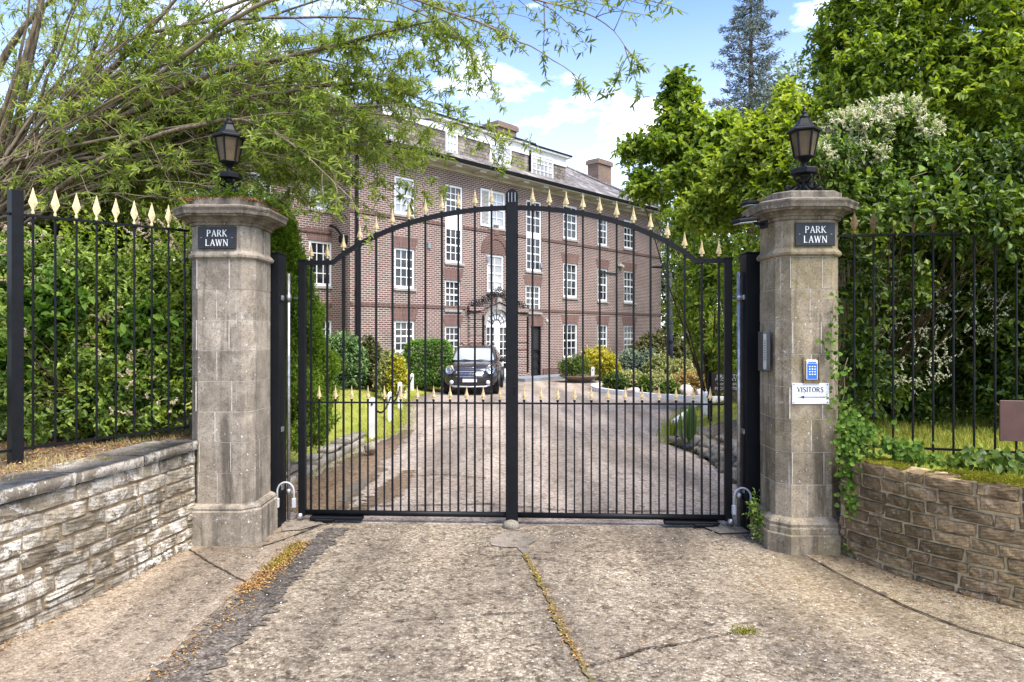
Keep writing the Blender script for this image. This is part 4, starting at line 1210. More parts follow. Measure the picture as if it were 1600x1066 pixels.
for k, (r, nx, nz, gl, li, pn) in enumerate(W):
    panel = None
    if pn:
        xm = 708 if k == 3 else 834
        panel = (fac(xm, pn[1])[1], fac(xm, pn[0])[1])
    sash(*r, 0, nx, nz, gl, True, li, panel)
# shutters of the middle top window
r = W[6][0]; sw = (r[1] - r[0]) * .56
for a in (r[0] - sw - .03, r[1] + .03):
    mb = MB()
    mb.box((a, -.045, r[2]), (a + .06, -.004, r[3])); mb.box((a + sw - .06, -.045, r[2]), (a + sw, -.004, r[3])); mb.box((a + .06, -.045, r[3] - .07), (a + sw - .06, -.004, r[3])); mb.box((a + .06, -.045, r[2]), (a + sw - .06, -.004, r[2] + .07))
    n = 26
    for k in range(n):
        z = lerp(r[2] + .07, r[3] - .07, (k + .5) / n)
        mb.cbox((a + sw / 2, -.022, z), (sw - .12, .034, .012), Matrix.Rotation(R(-35), 4, 'X'))
    mb.build('shutter', M['white'], house)
# niche arch of herringbone brick above the middle first floor window
r = W[7][0]
mb = MB(); n = 14; cx = (r[0] + r[1]) / 2; rr = (r[1] - r[0]) / 2 + .12
out = [(cx - rr * math.cos(PI * k / n), r[3] + .04 + rr * math.sin(PI * k / n)) for k in range(n + 1)]
out2 = [(cx - (rr + .26) * math.cos(PI * k / n), r[3] + .04 + (rr + .26) * math.sin(PI * k / n)) for k in range(n + 1)]
for k in range(n):
    a, b, c, d = out[k], out[k + 1], out2[k + 1], out2[k]
    mb.add([(p[0], y, p[1]) for y in (-.03, .01) for p in (a, b, c, d)], [(0, 1, 2, 3), (0, 4, 5, 1), (2, 6, 7, 3)])
mb.add([(p[0], -.008, p[1]) for p in out], [tuple(range(n + 1))])
mb.build('niche_arch', M['brick_band'], house, fix=True)
mb = MB(); mb.cbox((cx, -.03, out2[n // 2][1] + .12), (.26, .05, .40)); mb.build('keystone', M['brick_band'], house)
# front door, fanlight, side panels
f = MB(); y = .05
a, b = door[0], door[1]
for (x0, x1, z0, z1) in ((a, a + .07, .16, dz), (b - .07, b, .16, dz), (a + .07, b - .07, dz - .07, dz), (a + .54, a + .64, .16, dz - .07), (b - .64, b - .54, .16, dz - .07), (a + .64, b - .64, .16, .42), (a + .07, a + .54, .16, .5), (b - .54, b - .07, .16, .5)):
    f.box((x0, y, z0), (x1, y + .08, z1))
for k in range(1, 6):
    z = lerp(.45, dz - .07, k / 6)
    f.box((a + .07, y + .02, z - .014), (b - .07, y + .06, z + .014))
for x in (a + .30, (a + b) / 2, lerp(a + .64, b - .64, .25), lerp(a + .64, b - .64, .75), b - .30):
    f.box((x - .014, y + .022, .45), (x + .014, y + .058, dz - .07))
dd = f.build('front_door', M['white'], house)
f = MB(); f.quad((a + .02, y + .065, .2), (b - .02, y + .065, .2), (b - .02, y + .065, dz - .02), (a + .02, y + .065, dz - .02)); f.build('pane', M['glass'], dd)
f = MB(); n = 20
o1 = [(dc - dr * math.cos(PI * k / n), dz + dr * math.sin(PI * k / n)) for k in range(n + 1)]
f.add([(p[0], .09, p[1]) for p in o1], [tuple(range(n + 1))])
fan = f.build('fanlight', M['white'], house, fix=True)
f = MB()
for k in range(1, 8):
    an = PI * k / 8
    f.tube([(dc + .2 * math.cos(an), .075, dz + .2 * math.sin(an)), (dc + (dr - .1) * math.cos(an), .075, dz + (dr - .1) * math.sin(an))], .016, 4)
for q in (.36, .66):
    f.tube([(dc + q * dr * math.cos(t), .075, dz + .02 + q * dr * math.sin(t)) for t in np.linspace(.05, PI - .05, 14)], .014, 4)
f.build('glazing_bar', M['ink'], fan)
f = MB()
for k in range(n):      # brick spandrels that close the square opening above the round head
    p, q = o1[k], o1[k + 1]
    f.quad((p[0], .0, p[1]), (q[0], .0, q[1]), (q[0], .0, dz + dr + .001), (p[0], .0, dz + dr + .001))
    f.quad((p[0], .0, p[1]), (p[0], .12, p[1]), (q[0], .12, q[1]), (q[0], .0, q[1]))
f.build('spandrel', M['brick'], house)
f = MB()
for k in range(n):
    an0, an1 = PI * k / n, PI * (k + 1) / n
    q = [(dc - rr_ * math.cos(an), dz + rr_ * math.sin(an)) for an, rr_ in ((an0, dr), (an1, dr), (an1, dr + .16), (an0, dr + .16))]
    f.add([(p[0], yy, p[1]) for yy in (-.05, .02) for p in q], [(0, 1, 2, 3), (0, 4, 5, 1), (2, 6, 7, 3)])
f.build('door_arch', M['stone_sill'], house, fix=True)
f = MB(); f.cbox((dc, -.06, dz + dr + .20), (.3, .12, .5), None, .02); f.build('keystone', M['stone_sill'], house)
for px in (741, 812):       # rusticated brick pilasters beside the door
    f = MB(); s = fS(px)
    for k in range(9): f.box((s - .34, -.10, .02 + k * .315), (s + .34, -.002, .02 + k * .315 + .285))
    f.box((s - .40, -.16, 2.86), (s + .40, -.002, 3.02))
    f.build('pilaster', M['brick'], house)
    f = MB(); f.box((s + .36, -.13, .3), (s + .44, -.004, 2.7)); f.build('recess_shadow_strip', M['black2'], house)  # black strip painted in as the shade of the gap beside the pilaster
# scrolled ironwork above the door
f = MB(); zi = dz + dr + .12
sc0, sc1 = fS(727), fS(822)
def spiral(cx, cz, r0, turns, sg, n=26, a0=0.0):
    return [(cx + sg * r0 * (1 - .8 * k / n) * math.cos(a0 + turns * 2 * PI * k / n), -.14, cz + r0 * (1 - .8 * k / n) * math.sin(a0 + turns * 2 * PI * k / n)) for k in range(n + 1)]
for sg, s in ((1, sc0), (-1, sc1)):
    L = (sc1 - sc0) / 2
    for (u, dz_, r_) in ((.10, -.02, .22), (.24, .05, .16), (.40, .16, .2), (.58, .32, .2), (.76, .46, .22), (.92, .58, .18)):
        f.tube(spiral(s + sg * u * L, zi + dz_ - .1, r_, 1.6, sg, a0=.6), .022, 4)
        f.tube(spiral(s + sg * (u + .06) * L, zi + dz_ + .12, r_ * .7, 1.4, -sg, a0=2.2), .018, 4)
    f.tube([(s + sg * u * L, -.14, zi - .28 + .62 * max(0, u - .25) ** 1.2) for u in np.linspace(0, 1, 10)], .028, 4)
f.build('ironwork', M['black'], house)
# barred service gate
f = MB(); a, b, c, d = gd
f.box((a, .04, c), (a + .05, .09, d)); f.box((b - .05, .04, c), (b, .09, d)); f.box((a + .05, .04, d - .05), (b - .05, .09, d)); f.box((a + .05, .04, 1.2), (b - .05, .09, 1.26)); f.box((a + .05, .04, c), (b - .05, .09, c + .06))
for k in range(-5, 9):
    x = a + .05 + k * .15
    p0, p1 = max(0, (a + .06 - x) / .8), min(1, (b - .06 - x) / .8)
    if p1 > p0: f.tube([(x + .8 * p0, .065, 1.26 + (d - 1.32) * p0), (x + .8 * p1, .065, 1.26 + (d - 1.32) * p1)], .012, 4)
for zz in (.45, .85):
    for k in range(3): f.tube([(p[0], .065, p[2]) for p in spiral(lerp(a, b, (k + .5) / 3), zz, .13, 1.2, 1 if k % 2 else -1)], .012, 4)
f.build('iron_door', M['black'], house)
f = MB(); f.quad((a, .128, .02), (b, .128, .02), (b, .128, d), (a, .128, d)); f.build('door_recess', M['ink'], house)
f = MB(); f.box((a - .1, -.012, d + .002), (b + .1, .01, d + .44)); f.build('door_lintel', M['brick_vert'], house)
f = MB(); s, z = fac(848, 502); f.tube([(s, 0, z + .12), (s, -.2, z + .14), (s, -.25, z + .08)], .014, 5); f.lathe([(0, -.12), (.05, -.10), (.075, -.02), (.06, .05), (.02, .08), (0, .085)], 10, (s, -.25, z)); f.build('wall_lamp', M['cream'], house, True)
s, z = fac(968, 416); f = MB(); f.cbox((s, -.1, z), (.34, .2, .16), Matrix.Rotation(R(15), 4, 'Y'), .03); f.build('alarm_box', M['cream'], house)
for px, py in ((627, 384), (762, 405), (845, 415)):
    s, z = fac(px + 43 if px < 700 else px, py); f = MB(); f.cbox((s, -.03, z), (.14, .05, .22), None, .01); f.build('vent', M['lead'], house)
# string courses
f = MB(); f.box((S0 + .002, -.035, 2.93), (sc0 + .0, -.001, 3.03)); f.box((sc1, -.035, 2.93), (S1 - .002, -.001, 3.03)); f.build('string_course', M['brick_band'], house)
zs = fac(851, 372.5)[1]
f = MB()
xs = [S0 + .002] + [v for q in (W[3][0], W[8][0]) for v in (q[0] - .03, q[1] + .03)] + [S1 - .002]
for i in range(0, 6, 2): f.box((xs[i], -.035, zs - .12), (xs[i + 1], -.001, zs - .02))
f.build('string_course', M['brick_band'], house)
f = MB(); f.box((fS(936), -.04, 4.9), (fS(963), -.001, 5.0)); f.build('string_course', M['ink'], house)
f = MB(); f.box((S0 + .002, -.05, 0), (door[0] - .5, -.001, .42)); f.box((gd[1] + .1, -.05, 0), (S1 - .002, -.001, .42)); f.build('plinth', M['brick_band'], house)
f = MB(); f.box((fS(790), -1.1, -.01), (fS(884), -.06, .13)); f.box((fS(752), -.7, -.01), (fS(790) - .01, -.06, .16)); f.build('step', M['lead'], house)
# ends and wing
f = MB(); f.quad((S0, WY, 0), (S0, 0, 0), (S0, 0, ZE), (S0, WY, ZE)); f.build('return_wall', M['brick_y'], house)
f = MB(); f.quad((S1, 0, 0), (S1, 9, 0), (S1, 9, ZE), (S1, 0, ZE)); f.build('return_wall', M['brick_y'], house)
WS0 = fac(188, 300, WY)[0]; ZW = 7.62
def wrect(x0, x1, yt, yb): return rect(x0, x1, yt, yb, WY)
W2 = [(wrect(483, 519, 288, 328), 'glass_sky', False), (wrect(483, 519.5, 377, 447), 'glass', True), (wrect(494, 519.5, 500, 552), 'glass', True)]
wid = 1.15
base = W2[1][0]
for sh in (-2.5, -4.4, -6.1):
    for (r, g, l) in list(W2[:3]):
        w0 = base[0] + sh
        W2.append(((w0, w0 + wid, r[2], r[3]), g if sh != -2.5 else 'glass_sky', l))
holes_wall('wing_wall', WS0, S0, 0, ZW, [r for r, g, l in W2], WY, M['brick'])
for r, g, l in W2: sash(*r, WY, 3, 4, g, True, l)
f = MB(); z = fac(495, 362, WY)[1]; f.box((WS0, WY - .05, z - .05), (S0, WY - .001, z + .06)); f.box((WS0, WY - .035, 2.93), (S0, WY - .001, 3.03)); f.build('string_course', M['brick_band'], house)
# drain pipes, gutters, soffit with brackets
for s, y, z1 in ((S0 + .22, -.07, 8.2), (S0 - .10, WY - .9, 5.1)):
    f = MB(); f.tube([(s, y, .1), (s, y, z1)], .055, 8)
    for z in (1.2, 3.3, 5.0): f.tube([(s, y, z), (s, y, z + .1)], .072, 8)
    f.build('drain_pipe', M['black2'], house)
f = MB(); f.cbox((S0 - .10, WY - .9, 5.15), (.28, .22, .26), None, .03); f.tube([(S0 - .1, WY - .9, 5.2), (S0 - .1, WY - .4, 5.6), (S0 - .1, WY - .08, 5.7)], .045, 6); f.build('rainwater_head', M['black2'], house)
OV = .62
def eaves(s0, s1, y, ZE=ZE):
    f = MB()
    f.box((s0, y - OV, ZE), (s1, y + .2, ZE + .06)); f.box((s0, y - .10, ZE - .15), (s1, y - .002, ZE - .001))
    f.box((s0, y - OV - .02, ZE + .0), (s1, y - OV - .001, ZE + .14))
    e = f.build('eaves_soffit', M['cream'], house)
    n = int((s1 - s0) / 1.25)
    for k in range(n):
        s = s0 + (k + .5) * (s1 - s0) / n
        f = MB(); f.box((s - .16, y - OV + .05, ZE - .09), (s + .16, y - .102, ZE - .001)); f.build('bracket', M['cream'], e)
    f = MB()
    vs = []
    for s in (s0 - .05, s1 + .05):
        vs += [(s, y - OV - .02, ZE + .05), (s, y - OV - .13, ZE + .06), (s, y - OV - .16, ZE + .17), (s, y - OV - .02, ZE + .18)]
    f.stack(vs, 4); f.build('gutter', M['black2'], house, fix=True)
eaves(S0 - .05, S1 + .45, 0); eaves(WS0, S0 - .06, WY, ZW)
f = MB(); f.quad((WS0, WY + 8, 0), (WS0, WY, 0), (WS0, WY, ZW), (WS0, WY + 8, ZW)); f.build('return_wall', M['brick_y'], house)
# roof: hipped at the right
ZR = ZE + .10; PT = .60
RD = 4.9
zr = ZR + RD * PT
f = MB()
y0 = -OV
f.quad((S0 - .3, y0, ZR), (S1 + .5, y0, ZR), (S1 + .5 - RD, y0 + RD, zr), (S0 - .3, y0 + RD, zr))
f.quad((S1 + .5, y0, ZR), (S1 + .5, y0 + 2 * RD, ZR), (S1 + .5 - RD, y0 + RD, zr), (S1 + .5 - RD, y0 + RD, zr))
f.quad((S1 + .5, y0 + 2 * RD, ZR), (S0 - .3, y0 + 2 * RD, ZR), (S0 - .3, y0 + RD, zr), (S1 + .5 - RD, y0 + RD, zr))
f.v = f.v; f.build('roof', M['roof'], house)
f = MB(); zq = ZW + .10; zt_ = zq + RD * PT; wa = WS0 - .3; wb_ = S0 - .3; yy = WY + y0
f.quad((wa, yy, zq), (wb_, yy, zq), (wb_, yy + RD, zt_), (wa + RD * .7, yy + RD, zt_)); f.quad((wb_, yy + 2 * RD, zq), (wa, yy + 2 * RD, zq), (wa + RD * .7, yy + RD, zt_), (wb_, yy + RD, zt_)); f.quad((wa, yy + 2 * RD, zq), (wa, yy, zq), (wa + RD * .7, yy + RD, zt_), (wa + RD * .7, yy + RD, zt_))
f.quad((wb_, yy, zq), (wb_ + .01, yy + 2 * RD, zq), (wb_ + .01, yy + RD, zr), (wb_, yy + RD, zr)); f.build('roof', M['roof_slate'], house)
f = MB(); f.tube([(S1 + .5, y0, ZR + .02), (S1 + .5 - RD, y0 + RD, zr + .02)], .09, 6); f.tube([(S1 + .5 - RD, y0 + RD, zr + .02), (S0 - .3, y0 + RD, zr + .02)], .09, 6); f.build('ridge_tile', M['roof_slate'], house)
# dormers
def dormer(s0, s1, y, zt, back, wins, glass):
    zb = ZR + (y + OV) * PT - .4
    f = MB()
    f.box((s0, y, zb), (s1, y + back, zt))
    d = f.build('dormer', M['tilehang'], house)
    f = MB(); f.box((s0 - .18, y - .22, zt - .02), (s1 + .18, y + back, zt + .05)); f.box((s0 - .02, y - .05, zt - .42), (s1 + .02, y - .002, zt - .021)); f.build('fascia', M['white'], d)
    f = MB(); f.box((s0 - .22, y - .26, zt + .051), (s1 + .22, y + back, zt + .12)); f.build('flat_roof', M['black2'], d)
    for (a, b, c, e, nx, g) in wins:
        sash(a, b, c, e, y - .112, nx, 3, g, True, False, None, d)
dy = .55
a = lambda px: fac(px, 240, dy)[0]
zt1 = fac(718, 196, dy)[1]; zt2 = fac(845, 236, dy)[1]
dormer(a(598), a(826), dy, zt1, 4.4, [(a(600), a(616), fac(610, 250, dy)[1], fac(610, 203, dy)[1], 3, 'glass_sky'), (a(695), a(713), fac(705, 250, dy)[1], fac(705, 209, dy)[1], 3, 'glass_sky'), (a(764), a(797), fac(780, 258, dy)[1], fac(780, 214, dy)[1], 4, 'glass_sky')], None)
dormer(a(827.5), a(884), dy + .02, zt2, 3.6, [(a(829), a(863), fac(845, 281, dy)[1], fac(845, 244, dy)[1], 5, 'glass_net')], None)
f = MB(); s = a(826.5); f.tube([(s, dy - .08, zt1 - .2), (s, dy - .08, fac(826, 268, dy)[1])], .05, 6); f.build('drain_pipe', M['black2'], house)
ay = WY + .6
aw = lambda px: fac(px, 240, ay)[0]
for c0 in (-11.6, -14.6):
    dormer(c0, c0 + 1.9, ay, 9.55, 3, [(c0 + .3, c0 + 1.6, 8.5, 9.12, 4, 'glass_sky')], None)
# chimneys
def chimney(px0, px1, ytop, off, dep, zb):
    s0, z = fac(px0, ytop, off); s1 = fac(px1, ytop, off)[0]
    f = MB(); f.box((s0, off, zb), (s1, off + dep, z - .28)); c = f.build('chimney', M['chimney'], house)
    f = MB(); f.box((s0 - .08, off - .08, z - .28), (s1 + .08, off + dep + .08, z - .06)); f.box((s0 - .02, off - .02, z - .06), (s1 + .02, off + dep + .02, z)); f.build('chimney_cap', M['chimney'], c)
chimney(778, 807, 188, 2.6, 1.0, 9)
chimney(935, 955, 247, 3.2, .75, 9)

# ------------------------------------------------------------------ the parked car
car = empty('parked_car', (-1.345, 21.75, .0), 'dark grey compact car with round headlamps parked nose on at the door', 'car', None, R(-2))
def se(n, e, k):      # superellipse
    a = 2 * PI * k / n
    c, s = math.cos(a), math.sin(a)
    return math.copysign(abs(c) ** (2 / e), c), math.copysign(abs(s) ** (2 / e), s)
f = MB(); n = 28; vs = []
for y, w, zb, zt, e in ((.0, .50, .42, .70, 3), (.02, .66, .34, .80, 3.2), (.09, .79, .27, .88, 3.4), (.22, .86, .235, .955, 3.6), (.55, .888, .22, 1.005, 3.8), (.95, .893, .22, 1.045, 4), (1.15, .893, .22, 1.07, 4), (2.4, .893, .22, 1.07, 4), (3.5, .893, .23, 1.06, 4), (3.9, .85, .28, 1.03, 3.6), (4.05, .74, .34, .95, 3.2), (4.1, .6, .4, .85, 3)):
    for k in range(n):
        cx, sz = se(n, e, k)
        vs.append((w * cx, y, (zb + zt) / 2 + (zt - zb) / 2 * sz))
f.stack(vs, n); f.build('body', M['car'], car, True, fix=True)
def gh(z):      # greenhouse ring at height z: half width, front y, rear y
    zz = [1.02, 1.12, 1.30, 1.45, 1.53, 1.565]
    return (np.interp(z, zz, [.83, .80, .735, .675, .60, .40]), np.interp(z, zz, [.98, 1.16, 1.45, 1.70, 1.95, 2.35]), np.interp(z, zz, [4.0, 3.97, 3.88, 3.78, 3.6, 3.2]))
f = MB(); vs = []; n = 36
for z in (1.02, 1.12, 1.30, 1.45, 1.53, 1.565):
    w, a0, b0 = gh(z)
    for k in range(n):
        cx, sy = se(n, 5.5, k)
        vs.append((w * cx, (a0 + b0) / 2 + (b0 - a0) / 2 * sy, z))
f.stack(vs, n); f.build('cabin', M['car'], car, True, fix=True)
def front_y(x, z):
    w, a0, b0 = gh(z)
    q = min(.999, abs(x) / w)
    return (a0 + b0) / 2 - (b0 - a0) / 2 * (1 - q ** 5.5) ** (1 / 5.5)
f = MB(); vs = []; nx, nz = 14, 6
for j in range(nz + 1):
    z = lerp(1.085, 1.465, j / nz); w = gh(z)[0] * .86
    for i in range(nx + 1):
        x = lerp(-w, w, i / nx); vs.append((x, front_y(x, z) - .012, z + .004))
f.add(vs, [(j * (nx + 1) + i, j * (nx + 1) + i + 1, (j + 1) * (nx + 1) + i + 1, (j + 1) * (nx + 1) + i) for j in range(nz) for i in range(nx)])
f.build('windscreen', M['car_screen'], car, True)
for sg in (-1, 1):
    f = MB(); pts = []
    for z in (1.10, 1.44):
        w = gh(z)[0] + .006; a0, b0 = gh(z)[1:]
        for y in np.linspace(a0 + .42, b0 - .5, 8): pts.append((sg * w * .999, y, z))
    f.add(pts, [(i, i + 1, i + 9, i + 8) for i in range(7)]); f.build('side_window', M['car_glass'], car, True)
    f = MB(); f.lathe([(0, .0), (.075, .008), (.108, .028), (.122, .05), (.132, .058), (.136, .05), (.138, .0)], 20)
    h = f.build('headlight', M['lens'], car, True); h.location = (sg * .635, .035, .82); h.rotation_euler = (R(82), 0, R(sg * 20))
    f = MB(); f.lathe([(.120, .05), (.132, .072), (.146, .06), (.148, .0)], 20); f.build('headlight_rim', M['chrome'], h, True)
    f = MB(); f.lathe([(0, .05), (.04, .06), (.05, .052)], 14); f.build('bulb_reflector', M['chrome'], h, True)
    f = MB(); f.lathe([(0, .03), (.05, .03), (.065, .02), (.07, .0)], 14); h = f.build('fog_lamp', M['lens'], car, True); h.location = (sg * .58, -.01, .42); h.rotation_euler = (R(88), 0, R(sg * 14))
    f = MB(); f.cbox((sg * .98, 1.42, 1.10), (.2, .12, .13), None, .035); f.tube([(sg * .85, 1.44, 1.03), (sg * .94, 1.42, 1.07)], .022, 6); f.build('wing_mirror', M['car_black'], car)
    f = MB(); f.tube([(sg * .02 + .0, 1.07, 1.075), (sg * .30, 1.10, 1.105), (sg * .55, 1.19, 1.12)], .010, 5); f.build('wiper', M['car_black'], car)
    f = MB(); f.tube([(sg * .60, 2.1, 1.565), (sg * .60, 2.2, 1.60), (sg * .58, 3.3, 1.60), (sg * .57, 3.4, 1.56)], .016, 6); f.build('roof_rail', M['car_black'], car)
    for y in (.74, 3.3):
        f = MB(); f.lathe([(.19, -.1), (.31, -.105), (.335, -.08), (.338, .0), (.335, .08), (.31, .105), (.19, .1)], 24)
        wv = f.build('wheel', M['tyre'], car, True); wv.location = (sg * .80, y, .335); wv.rotation_euler = (0, R(90), 0)
        f = MB(); f.lathe([(0, .085), (.05, .09), (.06, .07), (.17, .08), (.195, .095), (.2, .07)], 20); f.lathe([(0, -.085), (.05, -.09), (.06, -.07), (.17, -.08), (.195, -.095), (.2, -.07)], 20)
        for k in range(5):
            an = 2 * PI * k / 5
            for zz in (-.088, .088): f.cbox((.11 * math.cos(an), .11 * math.sin(an), zz), (.15, .04, .016), Matrix.Rotation(an, 4, 'Z'))
        f.build('rim', M['silver'], wv)
        f = MB(); f.tube([(sg * .895, y - .42, .24), (sg * .9, y - .36, .5), (sg * .905, y - .2, .68), (sg * .905, y, .73), (sg * .905, y + .2, .68), (sg * .9, y + .36, .5), (sg * .895, y + .42, .24)], .045, 6); f.build('wheel_arch', M['car_black'], car, True)
f = MB()
hexo = [(-.50, .69), (-.42, .595), (.42, .595), (.50, .69), (.40, .755), (-.40, .755)]
f.add([(x, -.012 + .16 * x * x, z) for x, z in hexo] + [(x, .12, z) for x, z in hexo], [(0, 1, 2, 3, 4, 5)] + [(i, i + 6, (i + 1) % 6 + 6, (i + 1) % 6) for i in range(6)])
f.build('grille', M['car_black'], car, fix=True)
f = MB(); f.tube([(x, -.018 + .16 * x * x, z) for x, z in hexo + hexo[:1]], .014, 6)
for z in (.655, .705): f.tube([(x, -.02 + .16 * x * x, z) for x in np.linspace(-.44, .44, 7)], .009, 5)
f.build('grille_surround', M['chrome'], car)
f = MB(); f.cbox((0, -.022, .865), (.02, .02, .02)); f.tube([(x, .095 + .16 * x * x, .885) for x in np.linspace(-.16, .16, 7)], .012, 5); f.build('bonnet_badge', M['chrome'], car)
f = MB(); f.cbox((0, -.028, .475), (.46, .014, .105), None, .003); f.build('number_plate', M['plate'], car)
f = MB(); f.box((-.52, -.012, .33), (.52, .06, .41)); f.build('lower_grille', M['car_black'], car)
f = MB(); f.tube([(-.64, .03, .33), (-.5, -.03, .285), (0, -.045, .275), (.5, -.03, .285), (.64, .03, .33)], .03, 6); f.build('skid_trim', M['silver'], car, True)

# ------------------------------------------------------------------ posts, chains, lamp post, notice, kerb, rocks
def lawn_z(x, y):
    k = np.argmin((LV[:, 0] - x) ** 2 + (LV[:, 1] - y) ** 2)
    return float(LV[k, 2]) if (LV[k, 0] - x) ** 2 + (LV[k, 1] - y) ** 2 < .3 else 0.0
posts = []
def white_post(px, yb, h, w, label, dz=.02, rot=0.0, grp='white posts along the drive'):
    g = G(px, yb, dz)
    root = empty('white_post', g, label, 'post', grp, rot)
    mb = MB(); vs = []
    for q, z in ((1, -.1), (1, h - .06), (.8, h - .02), (.25, h)): vs += [(-w * q, -w * q, z), (w * q, -w * q, z), (w * q, w * q, z), (-w * q, w * q, z)]
    mb.stack(vs, 4); mb.build('shaft', M['white_rough'], root)
    mb = MB(); mb.tube([(0, -w - .012, h - .12), (0, w + .012, h - .12)], .022, 8); mb.build('chain_eye', M['ink'], root)
    posts.append(Vector((g.x, g.y, dz + h - .12)))
white_post(582, 683, .74, .055, 'nearest white chain post at the lawn corner by the edging stones', .04)
white_post(610, 659, .66, .058, 'white chain post on the lawn, second back from the edging stones', .04, .2)
white_post(625, 638, .68, .055, 'white chain post half hidden behind two nearer posts', .04, .1)
white_post(632, 622, .62, .05, 'white chain post where the drive edge turns towards the clipped hedge', .04, .3)
white_post(644, 613, .62, .05, 'thin white post at the corner in front of the yellow bush', .04)
white_post(666, 606, .52, .05, 'white post in front of the clipped green hedge', .06)
white_post(689, 602, .50, .06, 'white post between the clipped hedge and the dark car', .06)
def chain(a, b, sag, label):
    root = None
    n = max(10, int((b - a).length / .07))
    mb = MB(); rng = random.Random(int(a.x * 100))
    pts = [a.lerp(b, k / n) - Vector((0, 0, sag * 4 * (k / n) * (1 - k / n))) for k in range(n + 1)]
    o = None
    for k in range(n):
        c = (pts[k] + pts[k + 1]) / 2; t = (pts[k + 1] - pts[k]).normalized()
        s = t.cross(Vector((0, 0, 1))).normalized() if k % 2 else t.cross(t.cross(Vector((0, 0, 1)))).normalized()
        ring = [c + t * .042 * math.cos(q) + s * .02 * math.sin(q) for q in np.linspace(0, 2 * PI, 9)]
        mb.tube(ring, .007, 4)
    o = mb.build('post_chain', M['black2'])
    tag(o, label, 'chain', 'chains between the white posts')
chain(posts[0], posts[1], .24, 'black chain sagging from the nearest white post over the lawn')
chain(posts[1], posts[2], .2, 'black chain between the second and third white posts')
chain(posts[3], posts[4], .16, 'black chain hanging before the yellow bush')
chain(posts[5], posts[6], .14, 'black chain between two white posts before the clipped hedge')
white_post(926, 596, .60, .07, 'stout white post left of the golden bush', .0, 0, 'white posts by the flower bed')
white_post(996, 592, .34, .07, 'short white post in front of the silver bush', .0, 0, 'white posts by the flower bed')
g = G(1108, 664, .06)
white_post(1104, 655, .62, .06, 'white post with hanging chain beside the private property notice', .06, .1, 'white posts by the flower bed')

root = empty('lamp_post', G(1047, 592), 'tall dark blue grey lamp post rising into the tree by the variegated bush', 'lamp post')
mb = MB(); mb.tube([(0, 0, 0), (0, 0, 1.6), (0, 0, 4.6)], [.135, .125, .08], 14); mb.build('pole', plain('blue_grey_paint', (.022, .025, .042), .6, spec=.25), root, True)
mb = MB(); mb.tube([(0, 0, 1.55), (0, 0, 1.66)], .15, 14); mb.build('collar', M['black2'], root)
mb = MB(); mb.tube([(0, 0, 4.5), (-.1, 0, 4.75), (-.45, -.1, 4.85)], .04, 8); mb.cbox((-.6, -.12, 4.84), (.42, .2, .09), None, .03); mb.build('lamp_head', M['black2'], root)

g = G(1110, 668, .08)
root = empty('private_notice', g, 'dark brown private property notice on a black post, on the right lawn', 'sign')
mb = MB(); mb.cbox((0, .03, .56), (.085, .06, 1.16), None, .006); mb.build('post', M['black2'], root)
sc = g.y / FPX
zc = EYE - (598 - HYP) * sc - .08
bx = (1136 - 1110) * sc
mb = MB(); mb.cbox((bx, -.02, zc), (.64, .03, .40), None, .004); mb.build('board', M['sign_brown'], root)
mb = MB()
for z in (-.195, .195): mb.box((bx - .318, -.040, zc + z - .010), (bx + .318, -.0355, zc + z + .010))
mb.box((bx - .30, -.040, zc + .028), (bx + .30, -.0355, zc + .034)); mb.build('border', M['gold_old'], root)
for body, z, s in (('PRIVATE', .125, .105), ('PROPERTY', .062, .075), ('TRESPASSERS', -.03, .065), ('PROSECUTED', -.12, .09)):
    text('lettering', body, s, M['letter'], root, (bx, -.037, zc + z), 0, .002, 1.0, .56 / (len(body) * s * .66))

# white kerb round the flower bed
mb = MB()
kp = resample(kerb_line, .25)
vs = []
for i, p in enumerate(kp):
    t = (kp[min(i + 1, len(kp) - 1)] - kp[max(i - 1, 0)]).normalized(); nn = Vector((t.y, -t.x, 0)) * .09
    w = .006 * math.sin(i * 2.1)
    vs += [p + nn + Vector((0, 0, -.03)), p + nn * .92 + Vector((0, 0, .14 + w)), p - nn * .92 + Vector((0, 0, .145 + w)), p - nn + Vector((0, 0, -.03))]
mb.stack(vs, 4)
o = mb.build('white_kerb', M['white_rough'], fix=True); tag(o, 'low white painted kerb curving round the flower bed', 'kerb')
bed = [(p.x, p.y) for p in kp] + [(5, 27.5), (9, 27)]
st(poly_sheet('flower_bed_ground', bed, .05, M['soil']))
a, b = G(1053, 661, .05), P(1085, 637, 17.6)
mb = MB(); t = (b - a).normalized(); s = t.cross(Vector((0, 0, 1))).normalized() * .055; u = s.cross(t).normalized() * .055
mb.stack([a - s - u, a + s - u, a + s + u, a - s + u, b - s - u, b + s - u, b + s + u, b - s + u], 4)
tag(mb.build('white_rail', M['white_rough'], fix=True), 'fallen white timber rail slanting over the edge of the right lawn', 'rail')

